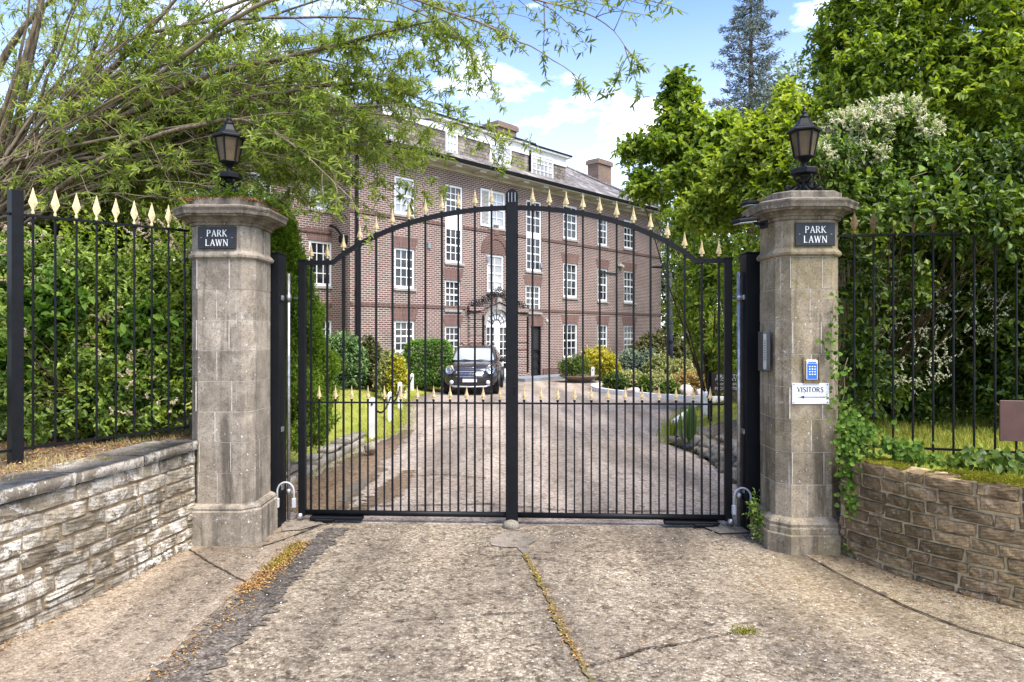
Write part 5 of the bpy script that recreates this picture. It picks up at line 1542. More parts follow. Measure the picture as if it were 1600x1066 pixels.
def rock(name, c, r, mat, label, group, seed, flat=.7, cat='rock'):
    import bmesh
    me = bpy.data.meshes.new(name); bm = bmesh.new()
    bmesh.ops.create_icosphere(bm, subdivisions=3, radius=1)
    rng = random.Random(seed)
    ds = [(Vector((rng.gauss(0, 1), rng.gauss(0, 1), rng.gauss(0, 1))).normalized(), rng.uniform(.5, .88)) for _ in range(13)]
    sx = Vector((r * rng.uniform(.8, 1.3), r * rng.uniform(.8, 1.1), r * flat * rng.uniform(.8, 1.2)))
    for v in bm.verts:
        p = v.co.copy()
        for d, h in ds:
            q = p.dot(d)
            if q > h: p -= d * (q - h) * .9
        p *= 1 + .05 * math.sin(p.x * 9 + seed) * math.sin(p.y * 8) + .03 * math.sin(p.z * 21 + seed)
        p *= 1 + .05 * math.sin(p.x * 17 + p.y * 13 + seed) * math.sin(p.z * 19) + .025 * rng.uniform(-1, 1)
        v.co = Vector((p.x * sx.x, p.y * sx.y, p.z * sx.z))
    bm.to_mesh(me); bm.free()
    at = me.attributes.new('rnd', 'FLOAT', 'FACE'); at.data.foreach_set('value', np.full(len(me.polygons), rng.random(), dtype=np.float32))
    o = link(name, me, mat, None, True)
    o.location = c
    o.rotation_euler = (0, 0, rng.uniform(0, 6))
    return tag(o, label, cat, group)
for k, (px, py, r, lb) in enumerate(((992, 616, .22, 'pale pink rock nearest the golden bush at the white kerb'), (1076, 617, .27, 'large pale rock at the white kerb left of the notice'), (1102, 620, .24, 'rounded pale rock touching the white post by the notice'), (1137, 618, .22, 'pale rock under the private property notice'), (1093, 592, .2, 'small pale rock on the flower bed behind the kerb'))):
    g = G(px, py, .08); rock('pale_rock', g + Vector((0, .25, .08)), r, M['rock_pale'], lb, 'pale rocks on the flower bed', 40 + k, .8)
rng = random.Random(77)
n = 0
for row, (z, dx) in enumerate(((.06, 0), (.17, .12), (.27, .26))):
    for k in range(15 - row):
        y = lerp(8.3, 12.7, (k + .35 * row) / 14.6)
        x = float(np.interp(y, [7, 8.2, 9.5, 11, 12.3, 13], [3.0, 3.10, 3.08, 3.12, 2.92, 2.95])) + dx + rng.uniform(-.05, .08)
        r = rng.uniform(.095, .17)
        rock('rockery_stone', (x, y + rng.uniform(-.1, .1), z + rng.uniform(-.03, .03)), r, M['rock'], 'rough grey rockery stone banked against the right lawn beyond the gate', 'rockery stones on the right bank', 100 + n, .72); n += 1
# low edging wall on the left of the drive
root = empty('stone_edging', (-2.8, 9.4, 0), 'low broken edging of grey stones between leafy drive side and left lawn', 'edging')
ms = MB(); pth = resample([(-2.92, 8.6), (-2.86, 9.6), (-2.76, 11.0), (-2.64, 12.4)])
rng = random.Random(5)
d = 0
while d < 3.7:
    L = rng.uniform(.15, .34)
    rubble(ms, pth, 1, -.03, rng.uniform(.08, .12), d, d + L - .02, rng, .18, .012, .012, (5, 4)); d += L
d = .15
while d < 3.6:
    L = rng.uniform(.18, .42)
    if rng.random() < .8: rubble(ms, [p + Vector((-.05, 0, 0)) for p in pth], 1, .12, rng.uniform(.16, .23), d, d + L - .03, rng, .22, .012, .012, (5, 4))
    d += L
ms.build('stones', M['edging'], root, True, True)
rock('edging_stone', G(577, 702, .12) + Vector((0, .1, .0)), .12, M['edging'], 'upright dark edging stone at the foot of the nearest white post', None, 61, 1.1)
# planter
root = empty('bowl_planter', G(905, 597), 'wide shallow stone bowl with a dark shrub by the house steps', 'planter')
mb = MB(); mb.lathe([(0, 0), (.42, 0), (.46, .05), (.62, .16), (.80, .24), (.82, .27), (.74, .27), (.6, .2), (0, .2)], 24); mb.build('bowl', plain('brown_stone_bowl', (.20, .15, .11), .8), root, True, fix=True)
g = root.location
crown('shrub', root, [(g.x - .2, g.y, .62, .62, .5, .5)], 700, 8, .16, .07, .035, M['leaf_dark'], 70, .8)
mb = MB(); mb.cbox((0, 0, .45), (.05, .05, .06)); a = P(884, 592, g.y - .4); b = P(893, 572, g.y - .4)
# ------------------------------------------------------------------ vegetation
def L(px, py, Y, r, ry=None, rz=None):
    p = P(px, py, Y)
    return (p.x, p.y, p.z, r, ry or r, rz or r)
def tree_root(name, lobes, label, cat, group=None, z=0.0):
    x = sum(l[0] for l in lobes) / len(lobes); y = sum(l[1] for l in lobes) / len(lobes)
    return empty(name, (x, y, z), label, cat, group)

# --- hedge behind the left railing
hl = [L(60, 470, 7.0, .75, .6, .7), L(170, 480, 7.2, .7, .6, .75), L(270, 480, 7.35, .62, .5, .8), L(-60, 500, 6.8, .8, .7, .8), L(60, 590, 6.55, .6, .42, .5), L(160, 600, 6.7, .58, .42, .45), L(250, 610, 6.9, .45, .4, .42), L(-80, 600, 6.4, .6, .5, .5), L(290, 400, 7.4, .4, .4, .35), L(-8, 610, 5.55, .22, .2, .3), L(-20, 500, 5.6, .16, .2, .25)]
root = tree_root('privet_hedge', hl, 'green small leaved hedge with faded pale flowers behind the cream bladed railing', 'hedge', None, .96)
hl += [L(140, 655, 6.35, .26, .2, .16), L(240, 660, 6.5, .22, .2, .14), L(60, 665, 6.1, .22, .2, .13), L(200, 640, 6.5, .3, .2, .2)]
crown('foliage', root, hl, 4300, 13, .24, .058, .031, M['leaf_hedge'], 101, .6, .36, 2.6, .05, .9, .45, .75, gap=1.0)
crown('young_foliage', root, hl[:9], 620, 12, .26, .05, .028, M['leaf_yellowgreen'], 107, .12, .36, 2.6, .0, .9, .6, .9, gap=1.2)
crown('broad_foliage', root, [L(95, 500, 6.55, .36, .25, .4), L(30, 560, 6.3, .2, .2, .25), L(235, 520, 6.75, .25, .2, .3)], 260, 8, .22, .095, .055, M['leaf_ivy2'], 108, .4, .3, 3, .1, .8, .2, .9, gap=.8)
p, u = crown_points(hl, 900, 103, .06, .22, 3.0, .95)
k = (snoise(p, 2.2, 8) > .0) & (p[:, 2] > 1.2); p, u = p[k], u[k]
a = sprays(p + u * .13, u, 26, .08, .019, .015, 104, .0, 1.2, .4); leaf_mesh('flowers', *a, M['petal_pink'], root, simple=True)
limbs('stems', root, (root.location.x + .2, root.location.y + .3, .95), hl, .014, M['twig_dark'], 105, 5, 5)
# a second, darker hedge further back fills the view through it
hb = [L(-40, 440, 9.2, 1.0, .7, 1.1), L(90, 430, 9.2, 1.0, .7, 1.2), L(210, 430, 9.3, .9, .6, 1.2), L(-40, 560, 8.6, 1.0, .6, 1.0), L(100, 560, 8.6, 1.0, .6, 1.0), L(230, 560, 8.8, .9, .5, 1.0), L(300, 520, 9, .5, .5, 1.0)]
root = tree_root('dark_shrub', hb, 'dense dark shrub filling the shade behind the flowering hedge', 'shrub', None, .6)
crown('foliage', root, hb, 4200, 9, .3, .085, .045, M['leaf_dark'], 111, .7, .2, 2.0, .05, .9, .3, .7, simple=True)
# sunlit greenery beyond it, under the willow
hs = [L(20, 300, 13, 1.5, 1, 1.0), L(150, 320, 13, 1.4, 1, .9), L(260, 350, 13, 1.0, .8, .9), L(-80, 320, 13, 1.5, 1, 1.2), L(60, 400, 12.6, 1.4, .9, 1.1), L(220, 420, 12.6, 1.2, .8, 1.0), L(80, 520, 12.6, 1.6, .9, 1.3), L(230, 540, 12.6, 1.3, .8, 1.3)]
root = tree_root('garden_shrub', hs, 'sunny yellow green shrub seen between willow and railing blades', 'shrub')
crown('foliage', root, hs, 3600, 10, .35, .10, .055, M['leaf_yellowgreen'], 121, .6, .22, 1.6, .1, .9, .2, .7, simple=True)
limbs('stems', root, (root.location.x, root.location.y, .2), hs, .05, M['twig_dark'], 122, 2, 5)

# --- conifer behind the left gate hinge
def thuja(g, h, r, label):
    root = empty('conifer', g, label, 'conifer')
    rng = np.random.default_rng(5)
    N = 16000
    t = rng.random(N) ** .8
    ang = rng.uniform(0, 2 * PI, N)
    rad = np.minimum(r * np.clip(1.0 - t, 0, 1) ** .74, .66) * (1 + .13 * np.sin(ang * 5 + t * 21) + .1 * np.sin(ang * 3 - t * 33)) * rng.uniform(.72, 1.03, N)
    rad = np.where(t < .08, rad * (.75 + 3 * t), rad)
    p = np.stack([g.x + rad * np.cos(ang), g.y + rad * np.sin(ang), g.z + t * h], 1)
    u = np.stack([np.cos(ang) * .55, np.sin(ang) * .55, np.full(N, .9)], 1)
    a = sprays(p, u, 11, .13, .045, .018, 6, -.1, .55, .35)
    leaf_mesh('foliage', *a, M['leaf_thuja'], root, simple=True)
    mb = MB(); mb.tube([g, g + Vector((0, 0, h * .5)), g + Vector((.02, 0, h * .93))], [.07, .045, .008], 7); mb.build('trunk', M['bark'], root, True, True)
    return root
thuja(Vector((-3.16, 9.3, .40)), 3.3, .90, 'tall narrow bright green conifer between the grey pillar and the gate')

# --- right: overhanging privet tree, blossom, ivy, dark shrubs
rt = [L(1500, 40, 8.6, 1.35, 1.1, 1.0), L(1400, 120, 8.5, .85, .8, .7), L(1345, 40, 9.0, .62, .6, .6), L(1580, 150, 8.0, 1.0, .9, .8), L(1470, 190, 8.2, .75, .7, .5), L(1325, 150, 8.9, .42, .5, .45), L(1560, -60, 8.6, 1.3, 1.1, .8), L(1420, -20, 8.8, .9, .8, .6), L(1310, 80, 9.2, .4, .4, .3), L(1650, 60, 8.2, 1.1, 1, 1.0)]
root = tree_root('privet_tree', rt, 'tall overhanging privet tree with glossy mid green leaves, top right', 'tree', None, .8)
root.location.y += .6
crown('crown', root, rt, 5200, 13, .30, .082, .042, M['leaf_tree'], 201, .5, .26, 2.4, .12, .85, .15, .6)
p, u = crown_points(rt, 260, 205, .12, .26, 2.4, .8); k = snoise(p, 1.6, 3) > .1; p, u = p[k], u[k]
a = sprays(p + u * .05, u, 24, .13, .02, .016, 206, -.1, .8, .5); leaf_mesh('flowers', *a, M['petal_white'], root, simple=True)
limbs('trunk', root, (5.4, 11.5, .8), rt, .04, M['twig_dark'], 203, 3, 6)
wb = [L(1335, 200, 7.2, .34, .3, .17), L(1390, 178, 7.3, .30, .28, .14), L(1302, 240, 7.0, .22, .25, .13), L(1272, 250, 6.85, .14, .2, .09), L(1425, 205, 7.3, .24, .25, .12), L(1345, 240, 7.1, .22, .25, .12), L(1252, 240, 6.75, .09, .12, .06)]
root = tree_root('blossom_shrub', wb, 'creamy white blossom spray reaching over the stained pillar to its lantern', 'shrub', None, .85)
p, u = crown_points(wb, 1300, 211, .3, .25, 4.0, .95); k = snoise(p, 5.5, 4) > -.35; p, u = p[k], u[k]
a = sprays(p + u * .03, u, 17, .075, .017, .015, 212, .0, 1.2, .35); leaf_mesh('flowers', *a, M['petal_white'], root, simple=True)
crown('foliage', root, wb + [L(1420, 250, 7.4, .4, .35, .25), L(1360, 290, 7.2, .3, .3, .2), L(1310, 290, 7.0, .2, .25, .2)], 1700, 10, .2, .055, .028, M['leaf_hedge'], 213, .8, .2, 3, .1, .9, .2, .4)
mb = MB(); rng = random.Random(3)
for l in wb:
    for k in range(5):
        c = Vector(l[:3]) + Vector((rng.uniform(-.2, .2), rng.uniform(-.1, .2), rng.uniform(-.08, .08)))
        a = Vector((3.55, 7.6, .9)); m = a.lerp(c, .6) + Vector((.1, .1, .25)); mb.tube([a, a.lerp(m, .5) + Vector((.15, .1, .1)), m, m.lerp(c, .6), c], [.009, .008, .006, .004, .002], 5)
mb.build('stems', M['twig'], root, True, True)
rd = [L(1400, 320, 7.6, .62, .5, .42), L(1500, 320, 7.5, .7, .55, .5), L(1600, 300, 7.3, .8, .6, .6), L(1340, 300, 7.5, .36, .35, .32), L(1350, 400, 8.2, .45, .45, .5), L(1440, 440, 8.5, .75, .6, .6), L(1550, 450, 8.3, .85, .6, .7), L(1640, 480, 8, .8, .7, .9), L(1380, 540, 8.7, .62, .5, .5), L(1480, 550, 8.9, .75, .5, .42), L(1590, 560, 8.5, .75, .5, .5), L(1330, 520, 8.2, .3, .3, .6), L(1360, 610, 8.0, .4, .3, .3), L(1440, 625, 8.6, .5, .4, .22), L(1590, 610, 8.0, .55, .4, .35), L(1340, 430, 7.0, .22, .2, .5), L(1345, 560, 6.95, .2, .2, .5), L(1330, 320, 7.0, .2, .2, .3), L(1520, 610, 9.2, .6, .4, .3), L(1400, 440, 7.3, .3, .25, .35), L(1395, 335, 6.25, .16, .14, .14), L(1440, 318, 6.2, .2, .15, .14), L(1490, 345, 6.1, .2, .15, .2), L(1560, 330, 6.0, .24, .16, .2), L(1600, 360, 5.95, .2, .15, .22), L(1350, 350, 6.6, .1, .12, .12)]
root = tree_root('evergreen_shrub', rd, 'big shady evergreen shrub behind the railing with tarnished blades', 'shrub', None, .84)
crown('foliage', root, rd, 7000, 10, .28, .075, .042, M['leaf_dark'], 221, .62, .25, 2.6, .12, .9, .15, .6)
limbs('stems', root, (4.6, 8.9, .84), rd, .022, M['twig_dark'], 222, 3, 6)
p, u = crown_points([L(1420, 560, 7.6, .55, .3, .35), L(1370, 480, 7.5, .3, .3, .4), L(1500, 480, 7.8, .5, .3, .4)], 260, 225, .3, .2, 3, .8)
a = sprays(p, u, 12, .10, .018, .014, 226, .0, 1.2, .35); leaf_mesh('flowers', *a, M['petal_white'], root, simple=True)
bd_ = [L(1450, 500, 13, 2.0, 1, 2.0), L(1600, 480, 13, 2.2, 1, 2.4), L(1340, 450, 13.5, 1.2, 1, 2.2), L(1750, 450, 12, 2.2, 1.2, 2.6), L(1520, 250, 13, 2.2, 1.2, 2.0), L(1380, 260, 14, 1.6, 1, 1.8), L(1680, 200, 12.5, 2.2, 1.2, 2.0)]
root = tree_root('dense_tree', bd_, 'dense dark green trees mass deep behind the evergreen shrub', 'tree')
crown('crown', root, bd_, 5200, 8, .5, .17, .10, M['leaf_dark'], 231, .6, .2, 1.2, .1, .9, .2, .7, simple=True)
limbs('trunk', root, (root.location.x, root.location.y + .5, 0), bd_, .14, M['bark'], 232, 2, 7)
# big ivy leaves hanging in front, top right, and ivy on the pillar and wall
def ivy(name, label, groups, size, n, seed, parent=None, mat='leaf_ivy'):
    root = empty(name, groups[0][0], label, 'ivy')
    rng = np.random.default_rng(seed)
    B, D, Nn, Ln, Wd, Rn = [], [], [], [], [], []
    mb = MB()
    for (a, b, wx, k) in groups:
        a, b = Vector(a), Vector(b)
        pts = [a.lerp(b, t) + Vector((rng.normal() * wx * .3, 0, rng.normal() * wx * .2)) for t in np.linspace(0, 1, 6)]
        mb.tube(pts, .0035, 5)
        for i in range(k):
            t = rng.random()
            c = a.lerp(b, t) + Vector((rng.normal() * wx * .5, -abs(rng.normal()) * .03, rng.normal() * wx * .5))
            B.append(c); D.append((rng.normal() * .8, -.25 + rng.normal() * .2, -.55 + rng.normal() * .6)); Nn.append((rng.normal() * .35, -1, .45 + rng.normal() * .35))
            s = size * rng.uniform(.5, 1.15); Ln.append(s); Wd.append(s * .88); Rn.append(np.clip(rng.normal() * .24 + .52, 0, 1))
    leaf_mesh('leaves', np.array(B), np.array(D), np.array(Nn), np.array(Ln), np.array(Wd), np.array(Rn), M[mat], root, fold=.12)
    mb.build('stem', M['twig'], root, True, True)
    return root
yv = 6.19
ivy('pillar_ivy', 'light green ivy climbing the right edge of the stained pillar beside the visitors plate',
    [(P(1318, 690, yv), P(1306, 600, yv), .06, 26), (P(1306, 600, yv), P(1300, 520, yv - .01), .08, 34), (P(1300, 520, yv - .01), P(1304, 462, yv), .05, 20), (P(1300, 560, yv), P(1280, 530, yv), .04, 12), (P(1305, 632, yv - .02), P(1290, 618, yv - .03), .02, 7), (P(1312, 650, 6.25), P(1322, 560, 6.3), .07, 22)], .046, 0, 301, mat='leaf_ivy2')
ivy('wall_ivy', 'dark ivy tumbling over the corner of the mossy wall at the stained pillar',
    [(P(1322, 660, 6.1), P(1326, 770, 6.04), .13, 230), (P(1330, 680, 6.1), P(1345, 720, 5.98), .14, 150), (P(1340, 672, 6.05), P(1440, 712, 5.78), .10, 240), (P(1400, 704, 5.85), P(1480, 722, 5.7), .05, 70), (P(1320, 640, 6.2), P(1350, 690, 6.2), .14, 130), (P(1328, 760, 6.04), P(1330, 800, 6.02), .06, 40)], .05, 0, 302, mat='leaf_ivy2')
ivy('hanging_ivy', 'large pale ivy leaves hanging before the dark shrub, right of the tarnished railing blades',
    [(P(1545, 300, 6.3), P(1535, 370, 6.2), .14, 26), (P(1500, 262, 6.5), P(1480, 290, 6.4), .10, 12), (P(1580, 330, 6.2), P(1590, 400, 6.15), .13, 26), (P(1510, 330, 6.3), P(1520, 385, 6.2), .10, 16), (P(1440, 270, 6.6), P(1420, 300, 6.5), .12, 12)], .085, 0, 303, mat='leaf_ivy2')
ivy('ground_ivy', 'dark leafy plant sprawling on the mossy wall under the brown board',
    [(P(1480, 716, 5.75), P(1600, 726, 5.45), .07, 190), (P(1510, 712, 5.9), P(1640, 722, 5.5), .08, 170)], .075, 0, 304, mat='leaf_dark')

# --- middle right: broadleaf trees, laurel, spruce
tm = [L(1062, 175, 17, .50, .6, .7), L(1045, 230, 17, .68, .7, .5), L(990, 232, 17.3, .36, .4, .26), L(1005, 290, 17, .42, .5, .28), L(1085, 285, 16.5, .85, .9, .65), L(1150, 260, 16, .9, .9, .7), L(1060, 135, 17, .30, .35, .36), L(1120, 215, 16.5, .7, .7, .6)]
root = tree_root('broadleaf_tree', tm, 'pointed broadleaf tree with grey green leaves against the sky beside the chimney', 'tree')
crown('crown', root, tm, 2500, 9, .42, .15, .095, M['leaf_tree'], 401, .75, .34, 2.0, .15, .9, .1, .6)
limbs('trunk', root, (5.2, 17.9, 0), tm, .045, M['twig_dark'], 402, 1, 6)
tl = [L(1200, 235, 12.5, .7, .7, .5), L(1240, 200, 12.5, .5, .6, .5), L(1160, 290, 13, .8, .7, .6), L(1235, 300, 12, .75, .6, .7), L(1110, 330, 13.5, .7, .6, .4), L(1270, 270, 11.5, .45, .5, .5), L(1225, 160, 12.8, .2, .25, .3), L(1180, 200, 12.8, .25, .25, .25)]
root = tree_root('lime_green_shrub', tl, 'tall fresh green shrub rising left of the right hand lantern', 'shrub')
crown('foliage', root, tl, 3300, 10, .28, .115, .07, M['leaf_yellowgreen'], 411, .55, .28, 2.2, .1, .9, .2, .6)
limbs('stems', root, (5.2, 12.8, .3), tl, .026, M['twig_dark'], 412, 2, 6)
lr = [L(1108, 420, 16.5, .72, .7, .85), L(1062, 480, 33, .9, .8, 1.6), L(1150, 420, 14, .8, .7, .8), L(1110, 530, 19, .8, .6, .75), L(1160, 530, 17, .9, .6, .9), L(1210, 420, 12, .8, .7, 1.0), L(1060, 385, 33, 1.0, .8, 1.0), L(1220, 560, 11.5, .7, .6, .8), L(1135, 555, 18, .8, .6, .6), L(1092, 490, 18, .5, .5, .8), L(1080, 400, 26, 1.0, .8, 1.2), L(1070, 340, 26, 1.1, .8, .8), L(1075, 470, 27, .8, .8, 1.2)]
root = tree_root('laurel', lr, 'dark glossy laurel with brown twigs behind the private property notice', 'laurel')
crown('foliage', root, lr, 3600, 9, .34, .13, .065, M['leaf_tree'], 421, .7, .3, 2.0, .22, .9, .1, .6)
limbs('stems', root, (5.4, 16.2, .2), lr, .03, M['twig'], 422, 2, 6)
bg = [L(1240, 165, 40, 2.6, 2, 2.4), L(1290, 220, 40, 3, 2, 3), L(1010, 300, 46, 1.8, 2, 1.3), L(1200, 300, 38, 3, 2, 3), L(1130, 350, 38, 3, 2, 3), L(1060, 400, 44, 3, 2, 3), L(1240, 440, 36, 4, 2, 4), L(1100, 480, 40, 4, 2, 3)]
root = tree_root('distant_tree', bg, 'soft grey green tree far behind the spruce and the fresh green shrub', 'tree')
crown('crown', root, bg, 3600, 8, .9, .30, .20, M['leaf_silver'], 431, .6, .22, .7, .1, .9, .2, .6, simple=True)
limbs('trunk', root, (root.location.x, 40.5, 0), bg, .22, M['bark'], 432, 1, 6)
def spruce(c, h, z0, r0, label):
    root = empty('spruce', c, label, 'spruce')
    rng = np.random.default_rng(12)
    mb = MB(); mb.tube([c, c + Vector((0, 0, h * .6)), c + Vector((0, 0, h))], [.28, .14, .02], 8)
    B, D, Nn, Ln, Wd, Rn = [], [], [], [], [], []
    CB, CD = [], []
    z = z0
    while z < h - .2:
        t = (h - z) / (h - z0)
        r = r0 * t ** .85
        k = int(5 + 3 * t)
        a0 = rng.uniform(0, 6.28)
        for j in range(k):
            an = a0 + 2 * PI * j / k + rng.normal() * .15
            ln = r * rng.uniform(.45, 1.2)
            u = np.array([math.cos(an), math.sin(an), 0])
            n = 9
            pts = [np.array(c) + np.array([0, 0, z]) + u * ln * q + np.array([0, 0, -.34 * ln * q + .30 * ln * q * q]) for q in np.linspace(0, 1, n)]
            mb.tube(pts, list(np.linspace(.03, .006, n)), 4)
            m = int(20 * ln + 7)
            for i in range(m):
                q = rng.random() ** .7
                p = np.array(c) + np.array([0, 0, z]) + u * ln * q + np.array([0, 0, -.34 * ln * q + .30 * ln * q * q])
                s = np.array([-u[1], u[0], 0]) * rng.choice([-1, 1])
                tw = ln * .28 * (1.15 - q) + .10
                e = p + s * tw * rng.random() + np.array([0, 0, -.10 * rng.random()])
                for q2 in range(5):
                    B.append(e + rng.normal(size=3) * .05); D.append(u * .7 + s * rng.uniform(-.2, .9) + rng.normal(size=3) * .45 + np.array([0, 0, .1])); Nn.append(rng.normal(size=3) + np.array([0, 0, .8]))
                    Ln.append(rng.uniform(.12, .24)); Wd.append(rng.uniform(.03, .05)); Rn.append(np.clip(rng.normal() * .22 + .5, 0, 1))
                if t < .8 and rng.random() < .09:
                    for q2 in range(4): CB.append(e + rng.normal(size=3) * .03); CD.append(np.array([0, 0, -1]) + rng.normal(size=3) * .3)
        z += .46 * rng.uniform(.7, 1.3)
    leaf_mesh('needles', np.array(B), np.array(D), np.array(Nn), np.array(Ln), np.array(Wd), np.array(Rn), M['leaf_spruce'], root, simple=True)
    CB = np.array(CB); leaf_mesh('cones', CB, np.array(CD), rng.normal(size=CB.shape), np.full(len(CB), .16), np.full(len(CB), .06), rng.random(len(CB)), M['leaf_cone'], root, simple=True)
    mb.build('trunk', M['twig_dark'], root, True, True)
    return root
spruce(Vector((11.2, 32, 0)), 20.2, 9.5, 3.0, 'tall blue grey spruce with brown cones rising against the sky')

# --- shrubs before the house
def bush(name, px, py, wpx, hpx, Y, z, mat, label, cat, seed, n=1500, m=9, ll=.07, lw=.04, boxy=0, lump=.12):
    s = Y / FPX
    x = (px - CXP) * s
    w, h = wpx * s / 2, hpx * s
    root = empty(name, (x, Y, z), label, cat)
    if boxy:
        rng = np.random.default_rng(seed)
        f = rng.normal(size=(n * 2, 3)); f = f / (np.abs(f) ** 5).sum(1, keepdims=True) ** .2
        f[:, 1] = np.where((f[:, 1] > .5) & (rng.random(len(f)) < .7), -f[:, 1], f[:, 1])
        p = np.array([x, Y, z + h / 2]) + f * np.array([w, w * .7, h / 2]) * (1 - .14 * rng.random((len(f), 1))) * (1 + .03 * snoise(f, 5, seed))[:, None]
        k = p[:, 2] > z; p, u = p[k], unit(f[k])
        leaf_mesh('foliage', *sprays(p, u, m, .12, ll, lw, seed + 1, .0, .9, .3), mat, root, simple=True)
    else:
        lob = [(x, Y, z + h * .45, w * .9, w * .75, h * .52), (x - w * .4, Y - .1, z + h * .35, w * .6, w * .6, h * .42), (x + w * .42, Y - .1, z + h * .35, w * .58, w * .6, h * .42)]
        crown('foliage', root, lob, n, m, .16, ll, lw, mat, seed, .5, lump, 2.5, .0, .9, .3, .6, simple=True)
    mb = MB(); rng = random.Random(seed)
    for k in range(7):
        a = Vector((x + rng.uniform(-.1, .1), Y, z - .05)); b = Vector((x + rng.uniform(-.7, .7) * w, Y + rng.uniform(-.3, .3) * w, z + h * rng.uniform(.5, .85)))
        mb.tube([a, a.lerp(b, .5) + Vector((0, 0, .1)), b], [.03, .02, .006], 5)
    mb.build('stems', M['twig_dark'], root, True, True)
    return root
bush('round_shrub', 533, 600, 86, 92, 19.6, .40, M['leaf_bluegreen'], 'rounded blue green shrub on the left lawn beside the conifer', 'shrub', 501, 2600, 9, .085, .05)
bush('olive_shrub', 575, 600, 50, 84, 19.9, .40, M['leaf_olive'], 'dull olive shrub between the blue green shrub and the yellow one', 'shrub', 502, 1500)
bush('variegated_shrub', 612, 600, 50, 66, 19.0, .36, M['leaf_varieg'], 'yellow variegated shrub left of the clipped hedge', 'shrub', 503, 1300)
bush('flowering_shrub', 622, 600, 26, 58, 18.7, .36, M['leaf_gold'], 'small bright yellow flowering shrub touching the clipped hedge', 'shrub', 523, 700)
bush('clipped_hedge', 670, 602, 72, 70, 23.3, .2, M['leaf_box'], 'square clipped bright green hedge left of the dark car', 'hedge', 504, 2600, 8, .055, .035, 1)
bush('golden_shrub', 934, 590, 66, 50, 29.0, .02, M['leaf_gold'], 'bright golden yellow shrub right of the house steps', 'shrub', 505, 2000, 9, .10, .06)
bush('silver_shrub', 985, 588, 50, 46, 29.5, .02, M['leaf_silver'], 'rounded silver green shrub right of the golden one', 'shrub', 506, 1500, 9, .09, .05)
bush('silver_shrub', 1012, 590, 40, 48, 29.0, .02, M['leaf_silver'], 'silver green shrub half hidden behind the variegated shrub', 'shrub', 507, 1200, 9, .09, .05)
bush('spotted_laurel', 1032, 600, 56, 50, 25.3, .05, M['leaf_varieg'], 'cream and green spotted shrub at the foot of the lamp post', 'shrub', 508, 1500, 9, .09, .05)
bush('spotted_laurel', 1065, 598, 40, 48, 24.2, .05, M['leaf_varieg'], 'cream and green spotted shrub right of the lamp post', 'shrub', 528, 1200, 9, .09, .05)
bush('garden_shrub', 1040, 560, 120, 60, 33.0, .3, M['leaf_olive'], 'olive garden shrubs along the far end of the house', 'shrub', 509, 2000, 9, .12, .07)
for k, (px, py, w, h, Y, mt, lb) in enumerate(((960, 612, 36, 26, 23.6, 'leaf_dark', 'dark low plant at the left end of the white kerb'), (1008, 612, 20, 28, 22.0, 'leaf_dark', 'dark round plant behind the curving white kerb, right of the pink rock'), (1045, 615, 28, 24, 21.0, 'leaf_dark', 'dark low plant behind the kerb below the lamp post'), (1124, 617, 24, 26, 20.6, 'leaf_dark', 'dark low plant behind the kerb beside the notice post'), (985, 602, 50, 26, 24.6, 'leaf_varieg', 'low yellowish plant carpet left of the lamp post'), (1030, 604, 60, 28, 23.6, 'leaf_varieg', 'low yellow green plants in front of the lamp post'), (1078, 605, 56, 34, 22.6, 'leaf_orange', 'low orange tinged plants right of the lamp post'), (1110, 604, 44, 34, 22.4, 'leaf_orange', 'low rusty orange plants behind the notice'))):
    bush('bedding_plant', px, py, w, h, Y, .05, M[mt], lb, 'plant', 520 + k, 700, 8, .07, .04)

# small plants
def strap_plant(name, g, n, ln, wd, mat, label, seed, cat='plant'):
    root = empty(name, g, label, cat)
    rng = np.random.default_rng(seed)
    B, D, Nn, Ln = [], [], [], []
    for k in range(n):
        an = rng.uniform(0, 6.28); B.append(np.array(g) + rng.normal(size=3) * np.array([.05, .05, .0])); D.append((math.cos(an) * .45, math.sin(an) * .45, 1)); Nn.append((math.cos(an), math.sin(an), .2)); Ln.append(ln * rng.uniform(.6, 1.1))
    leaf_mesh('leaves', np.array(B), np.array(D), np.array(Nn), np.array(Ln), np.full(n, wd), np.clip(rng.normal(size=n) * .2 + .6, 0, 1), mat, root, fold=.2, curl=.35)
    return root
strap_plant('strap_leaf_plant', Vector((3.02, 11.6, .12)), 26, .62, .06, M['leaf_bluegreen'], 'broad strap leaved green plant among the rockery stones', 601)
strap_plant('spiky_plant', Vector((2.86, 12.2, .15)), 30, .30, .02, M['leaf_yellowgreen'], 'small yellow green tuft at the end of the rockery', 602)
def weeds(name, label, lobes, n, ll, mat, seed, m=7):
    root = empty(name, lobes[0][:3], label, 'weed')
    crown('leaves', root, lobes, n, m, .12, ll, ll * .55, mat, seed, .9, .2, 5, .0, .9, .5)
    mb = MB(); rng = random.Random(seed); c = Vector(lobes[0][:3])
    for k in range(8):
        e = c + Vector((rng.uniform(-1, 1) * lobes[0][3], rng.uniform(-1, 1) * lobes[0][4], rng.uniform(.3, 1) * lobes[0][5])); b = Vector((c.x + rng.uniform(-.03, .03), c.y, .0)); mb.tube([b, b.lerp(e, .5), e], [.004, .003, .002], 4)
    mb.build('stems', M['leaf_ivy'], root, True, True)
    return root
g = G(1196, 852)
weeds('pillar_weed', 'green weed growing at the foot of the stained pillar by the gate', [(g.x, g.y + .05, .14, .07, .06, .13), (g.x - .07, g.y + .12, .28, .07, .05, .16), (g.x + .02, g.y + .0, .07, .08, .05, .07)], 130, .034, M['leaf_hedge'], 611)
